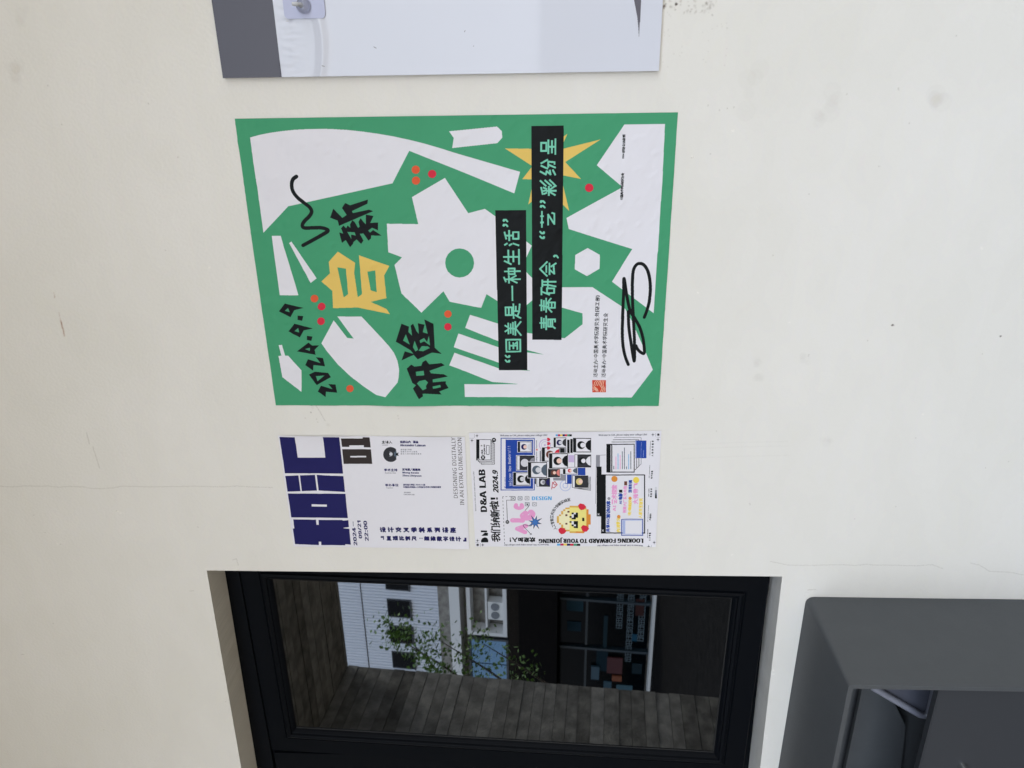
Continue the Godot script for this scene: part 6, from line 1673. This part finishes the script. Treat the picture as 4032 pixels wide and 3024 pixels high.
const STROKES := {
	"口": "3 4 17 4 17 17 3 17 3 4",
	"日": "4 2 16 2 16 18 4 18 4 2/4 10 16 10",
	"木": "1 6 19 6/10 0 10 20/10 6 1 16/10 6 19 16",
	"禾": "4 2 15 0/1 6 19 6/10 1 10 20/10 7 1 16/10 7 19 15",
	"氵": "3 1 8 4/1 7 6 10/1 19 8 12",
	"讠": "5 1 9 5/1 8 7 8 7 18 11 14",
	"亻": "12 0 2 10/9 6 9 20",
	"纟": "11 0 3 7 12 8 3 13 14 12/2 19 15 16",
	"王": "2 2 18 2/3 10 17 10/1 18 19 18/10 2 10 18",
	"人": "10 1 8 10 1 19/9 8 19 19",
	"大": "1 7 19 7/10 0 9 9 1 19/10 8 19 19",
	"又": "2 3 17 3 10 13 1 19/4 6 11 13 19 19",
	"力": "2 6 17 6 16 17 12 18/9 0 8 9 2 19",
	"刂": "4 3 4 13/14 0 14 18 10 17",
	"阝": "3 1 3 20/3 2 13 2 8 8 13 12 9 14",
	"宀": "10 0 10 3/2 7 2 4 18 4 18 7",
	"艹": "0 5 20 5/6 1 6 9/14 1 14 9",
	"辶": "3 1 6 4/0 8 5 8 4 15 0 18/4 15 9 18 20 18",
	"彡": "17 0 3 7/18 6 3 14/19 12 2 20",
	"分": "7 1 1 9/12 1 19 9/4 10 15 10 14 18 10 18/9 10 3 19",
	"石": "1 2 19 2/9 2 1 12/5 9 17 9 17 18 5 18 5 9",
	"开": "2 3 18 3/0 10 20 10/6 3 6 10 2 20/14 3 14 20",
	"月": "4 1 16 1 16 19 12 19/4 1 4 13 1 19/4 7 16 7/4 12 16 12",
	"国": "2 1 18 1 18 19 2 19 2 1/5 5 15 5/6 10 14 10/5 15 15 15/10 5 10 15/12 12 14 14",
	"美": "6 0 8 3/14 0 12 3/3 4 17 4/4 7 16 7/2 10 18 10/10 4 10 10/1 13 19 13/10 10 9 14 1 20/10 13 19 20",
	"是": "5 1 15 1 15 9 5 9 5 1/5 5 15 5/1 11 19 11/10 11 10 18/10 14 16 14/5 13 1 20/4 16 9 18 19 19",
	"一": "1 10 19 10",
	"种": "禾:0 0 10 20/中:10 1 10 19",
	"中": "3 5 17 5 17 13 3 13 3 5/10 0 10 20",
	"生": "5 1 1 9/3 6 18 6/4 12 17 12/10 0 10 19/1 19 19 19",
	"活": "氵:0 0 7 20/舌:6 0 14 20",
	"舌": "16 1 4 3/1 7 19 7/10 2 10 12/4 12 16 12 16 19 4 19 4 12",
	"青": "3 2 17 2/4 5 16 5/1 8 19 8/10 0 10 8/月:2 10 16 10",
	"春": "3 2 17 2/4 5 16 5/1 8 19 8/10 0 8 9 1 15/11 8 19 14/日:4 10 12 10",
	"研": "石:0 0 10 20/开:10 0 10 20",
	"会": "10 0 1 9/10 0 19 9/6 8 14 8/3 12 17 12/9 12 4 18 15 17/13 14 17 20",
	"艺": "艹:0 0 20 8/3 10 16 10 4 18 17 18 18 15",
	"彩": "采:0 0 12 20/彡:11 0 9 20",
	"采": "17 1 3 3/4 5 6 8/10 4 11 7/17 4 14 8/1 11 19 11/10 8 10 20/9 11 1 19/11 11 19 18",
	"纷": "纟:0 0 9 20/分:8 0 12 20",
	"呈": "口:3 -1 14 10/王:0 9 20 11",
	"动": "2 3 10 3/0 8 11 8/6 8 2 15 10 14/8 11 11 17/力:10 1 10 18",
	"主": "9 0 12 3/2 5 18 5/3 11 17 11/0 19 20 19/10 5 10 19",
	"办": "1 6 16 6 15 17 11 18/9 0 8 9 2 19/3 9 1 14/17 9 19 14",
	"术": "木:0 0 20 20/14 1 17 4",
	"学": "4 1 6 4/10 0 11 3/16 0 13 4/1 8 1 5 19 5 19 8/5 9 15 9 10 12/10 12 10 18 7 19/1 14 19 14",
	"院": "阝:0 0 7 20/宀:7 0 13 9/10 9 17 9/7 12 20 12/11 12 10 17 6 20/15 12 15 18 20 18 20 16",
	"究": "宀:0 0 20 10/8 6 3 9/13 6 17 9/4 12 15 12 15 18 19 18/9 9 9 14 3 20",
	"处": "7 0 1 9/6 4 13 4 2 18/4 7 10 15 19 19/15 1 15 14/15 6 19 9",
	"工": "2 3 18 3/10 3 10 17/1 17 19 17",
	"部": "6 0 6 3/1 3 12 3/4 4 5 8/10 4 8 8/0 9 13 9/口:1 10 11 10/阝:13 0 8 20",
	"承": "5 1 15 1 10 4/10 4 10 18 7 19/7 8 13 8/7 11 13 11/5 14 15 14/6 7 2 16/14 7 19 17",
	"校": "木:0 0 9 20/14 0 15 2/9 4 20 4/12 5 10 9/17 5 20 9/17 9 9 20/12 10 20 20",
	"纳": "纟:0 0 9 20/内:9 1 11 19",
	"内": "2 6 18 6 18 19 15 18/2 6 2 20/10 0 9 8 4 15/10 9 16 15",
	"新": "6 0 6 3/1 3 11 3/3 4 4 7/9 4 8 7/0 8 12 8/1 12 11 12/6 8 6 20/4 14 1 18/8 14 11 17/18 1 13 3 13 11 11 19/13 8 20 8/17 8 17 20",
	"群": "2 2 9 2 9 9/0 5 11 5/2 9 9 9/6 2 1 12/口:2 11 9 9/13 0 15 3/19 0 17 3/12 4 20 4/12 9 20 9/11 13 20 13/16 4 16 20",
	"设": "讠:0 0 9 20/11 1 10 7/11 1 16 1 16 6 19 6/9 9 18 9 10 19/11 12 19 19",
	"计": "讠:0 0 9 20/9 8 20 8/14 0 14 20",
	"交": "10 0 10 3/1 4 19 4/6 6 2 10/14 6 18 10/14 9 2 19/6 9 18 19",
	"叉": "又:0 0 20 20/9 6 12 8",
	"科": "禾:0 0 10 20/12 3 15 6/11 8 14 11/10 14 20 12/17 0 17 20",
	"系": "16 1 4 3/10 3 4 7 15 7 4 12 17 12/10 12 10 19/6 14 2 18/14 14 18 18",
	"列": "1 2 12 2/6 2 1 11/5 7 11 7 3 19/4 10 7 13/刂:11 1 9 18",
	"讲": "讠:0 0 9 20/井:9 0 11 20",
	"井": "2 5 18 5/0 12 20 12/7 0 7 12 3 20/14 0 14 20",
	"座": "11 0 11 2/3 3 19 3/3 3 3 12 1 20/7 6 5 11/7 8 9 11/15 6 13 11/15 8 18 11/6 13 17 13/11 5 11 19/4 19 19 19",
	"直": "3 2 17 2/10 0 10 5/5 5 15 5 15 16 5 16 5 5/5 9 15 9/5 12 15 12/1 19 19 19",
	"观": "1 3 9 3 1 18/2 7 9 17/12 1 19 1 19 12/12 1 12 12/15 4 15 11 9 19/16 12 16 18 20 18",
	"比": "3 1 3 18 9 15/3 8 8 8/12 0 12 18 19 18 19 14/12 9 18 5",
	"例": "亻:0 0 6 20/5 3 12 3/9 3 5 11/8 7 12 7 6 19/刂:11 1 9 18",
	"尺": "4 2 16 2 16 9 4 9/4 2 4 10 1 19/10 9 18 19",
	"超": "1 3 10 3/0 8 11 8/5 0 5 16/5 12 10 12/2 11 1 19/2 16 10 18 20 18/12 2 19 2 18 8 15 7/15 2 11 8/口:11 9 9 8",
	"维": "纟:0 0 9 20/12 0 9 9/11 5 11 20/15 1 17 4/11 6 20 6/11 10 19 10/11 14 19 14/11 18 20 18/15 6 15 18",
	"数": "3 1 4 4/9 1 8 4/0 6 12 6/6 0 6 10/6 7 1 10/7 7 11 10/6 11 3 16 10 20/0 14 12 14/9 14 2 20/14 0 12 8/13 4 20 4/18 4 16 13 11 20/13 8 16 14 20 20",
	"字": "宀:0 0 20 8/5 8 15 8 10 11/10 11 10 19 7 19/1 13 19 13",
	"扌": "1 5 17 5/9 0 9 19 5 18/1 13 17 10",
	"持": "扌:0 0 8 20/11 3 19 3/9 7 20 7/15 0 15 7/8 11 20 11/17 8 17 19 14 19/11 13 13 16",
	"举": "4 1 6 4/10 0 10 4/16 1 13 4/1 6 19 6/7 6 2 12/13 6 18 12/6 10 14 10/3 15 17 15/10 8 10 20",
	"单": "6 0 8 3/14 0 12 3/4 4 16 4 16 12 4 12 4 4/4 8 16 8/1 16 19 16/10 4 10 20",
	"位": "亻:0 0 7 20/13 0 14 3/8 5 20 5/10 7 12 16/18 7 15 17/7 18 20 18",
	"智": "4 0 2 5/3 2 10 2/1 6 11 6/6 2 6 6 1 11/7 7 10 10/口:11 1 9 9/日:4 11 12 9",
	"能": "5 0 2 5 9 5/7 2 10 6/月:1 7 9 13/12 1 12 8 18 8 18 6/18 2 12 5/12 11 12 18 19 18 19 15/18 12 12 15",
	"创": "6 0 0 9/6 0 12 7/4 9 9 9 9 13 7 13/4 9 4 18 11 18 11 15/刂:11 1 9 18",
	"实": "宀:0 0 20 9/6 6 8 9/4 9 6 12/1 13 19 13/11 5 10 14 2 20/12 15 18 19",
	"马": "3 2 15 2 14 9/5 2 4 10 18 10 17 19 13 18/0 15 13 15",
	"验": "马:0 1 9 18/14 0 8 8/14 0 20 7/12 8 17 8/11 11 12 15/15 10 15 14/19 10 17 16/9 18 20 18",
	"室": "宀:0 0 20 8/4 7 16 7/9 7 5 11 15 10/5 14 15 14/10 11 10 19/1 19 19 19",
	"我": "9 1 2 3/0 7 20 7/6 2 6 19 3 18/0 14 10 11/12 0 13 10 19 19 20 15/19 10 10 18/16 1 18 4",
	"门": "3 0 6 3/2 4 2 20/8 2 18 2 18 19 15 19",
	"们": "亻:0 0 7 20/门:7 0 13 20",
	"啦": "口:0 3 6 13/扌:6 0 6 20/15 0 16 3/12 4 20 4/14 6 15 15/19 6 17 16/12 17 20 17",
	"欢": "1 4 9 4 1 18/2 8 9 17/13 0 11 7/12 4 20 4 18 7/15 7 14 13 9 20/15 12 20 20",
	"迎": "辶:0 0 20 20/11 1 7 3 7 13 11 11/13 2 18 2 18 10 16 10/13 2 13 15",
	"加": "力:0 0 11 20/口:11 3 9 16",
	"入": "7 1 10 2 9 9 1 19/10 6 19 19",
	"共": "2 5 18 5/0 12 20 12/6 0 6 12/14 0 14 12/6 14 2 20/14 14 18 20",
	"前": "5 0 7 3/15 0 13 3/1 4 19 4/月:2 7 9 13/13 7 13 15/18 6 18 19 15 19",
	"沿": "氵:0 0 7 20/11 1 8 8/15 1 20 8/口:9 10 10 10",
	"知": "4 0 1 7/3 3 10 3/0 9 11 9/6 3 6 10 1 19/6 11 10 17/口:11 3 9 16",
	"识": "讠:0 0 9 20/口:9 1 11 10/12 12 8 19/16 12 20 19",
	"库": "11 0 11 2/3 3 19 3/3 3 3 13 0 20/6 7 18 7/10 4 7 12 18 12/5 16 20 16/12 9 12 20",
	"探": "扌:0 0 7 20/8 5 8 2 20 2 20 5/12 4 9 8/16 4 19 8/8 12 20 12/14 8 14 20/13 13 8 18/15 13 20 18",
	"索": "3 3 17 3/10 0 10 6/1 9 1 6 19 6 19 9/10 7 5 10 14 10 4 14 17 14/10 14 10 20/6 16 3 19/14 16 17 19",
	"电": "3 4 17 4 17 14 3 14 3 4/3 9 17 9/10 0 10 18 19 18 19 15",
	"影": "日:1 0 9 7/0 9 11 9/3 11 9 11 9 15 3 15 3 11/6 15 6 20/3 16 1 19/8 16 11 19/彡:11 0 9 20",
	"厂": "3 2 19 2/3 2 3 12 0 20",
	"习": "2 3 17 3 17 18 13 18/5 7 10 10/3 16 13 12",
	"推": "扌:0 0 8 20/12 0 9 9/11 5 11 20/15 1 17 4/11 6 20 6/11 10 19 10/11 14 19 14/11 18 20 18/15 6 15 18",
	"带": "0 4 20 4/5 1 5 7/10 0 10 7/15 1 15 7/1 11 1 8 19 8 19 11/4 12 16 12 16 18/4 12 4 18/10 9 10 20",
	"飞": "1 4 14 4 14 12 19 18 20 14/19 5 14 8/15 9 19 11",
	"佬": "亻:0 0 7 20/8 4 18 4/6 9 20 9/13 0 13 9/19 3 7 15/12 11 12 18 19 18 19 15/18 12 12 15",
	"机": "木:0 0 9 20/11 2 11 12 9 20/11 2 17 2 17 18 20 18",
	"互": "1 2 19 2/7 2 4 11 14 11/5 7 15 7 13 18/1 18 19 18",
	"周": "3 2 17 2 17 19 14 19/3 2 3 13 1 20/6 6 14 6/5 9 15 9/10 3 10 9/口:5 11 10 7",
	"亚": "2 2 18 2/1 18 19 18/7 2 7 18/13 2 13 18/3 7 5 13/17 7 15 13",
	"历": "3 2 19 2/3 2 3 12 0 20/6 8 17 8 16 18 13 18/11 5 10 12 5 20",
	"山": "10 1 10 17/2 6 2 18 18 18/18 6 18 19",
	"莱": "艹:0 0 20 8/2 9 18 9/5 10 7 13/15 10 13 13/1 14 19 14/10 7 10 20/9 14 3 19/11 14 17 19",
	"曼": "日:5 0 10 8/3 9 17 9 17 13 3 13 3 9/8 9 8 13/12 9 12 13/4 15 15 15 3 20/6 16 17 20",
	"可": "1 3 19 3/16 3 16 18 12 18/口:3 6 9 9",
	"欣": "9 1 2 3 2 12 0 19/2 8 11 8/7 8 7 20/13 0 11 7/12 4 20 4 18 7/15 7 14 13 10 20/15 12 20 20",
	"致": "1 2 11 2/6 2 2 7 10 6/2 11 10 11/6 7 6 17/0 18 12 16/14 0 12 8/13 4 20 4/18 4 16 13 11 20/13 8 16 14 20 20",
	"远": "辶:0 0 20 20/9 2 18 2/7 7 20 7/11 7 10 12 7 15/15 7 15 14 19 14",
	"小": "10 1 10 18 7 17/5 7 2 13/15 7 18 13",
	"理": "王:0 1 8 18/日:9 1 11 10/9 14 20 14/8 19 20 19/14 2 14 19",
	"省": "10 0 10 5/6 2 3 5/14 2 17 5/14 4 2 10/日:5 9 11 11",
	"麻": "11 0 11 2/3 3 19 3/3 3 3 13 0 20/木:5 6 7 14/木:13 6 7 14",
	"组": "纟:0 0 9 20/11 2 18 2 18 18/11 2 11 18/11 7 18 7/11 12 18 12/8 18 20 18",
	"假": "亻:0 0 6 20/8 2 12 2 12 8 7 8/7 2 7 20/7 12 12 12/15 2 19 2 19 8 15 8/14 11 19 11 13 20/15 13 20 20",
	"期": "2 0 2 15/9 0 9 15/0 4 11 4/2 8 9 8/2 11 9 11/0 15 11 15/3 16 1 20/8 16 10 19/月:11 1 9 19",
	"训": "讠:0 0 9 20/11 2 10 18/15 2 15 16/19 1 19 20",
	"思": "3 1 17 1 17 10 3 10 3 1/3 5 17 5/10 1 10 10/3 13 1 17/7 12 8 18 15 18 15 15/11 12 12 15/17 13 19 16",
	"洲": "氵:0 0 7 20/9 5 9 10/11 1 11 12 9 19/14 3 14 18/17 5 17 10/19 1 19 20",
	"产": "10 0 10 3/2 4 18 4/6 5 8 9/14 5 12 9/3 10 18 10/3 10 3 15 0 20",
	"品": "口:4 -1 12 10/口:0 9 10 11/口:10 9 10 11",
	"子": "3 2 16 2 10 7/10 7 10 18 7 18/1 10 19 10",
	"心": "3 9 1 15/7 6 8 18 15 18 15 14/11 4 13 9/17 8 19 14",
}
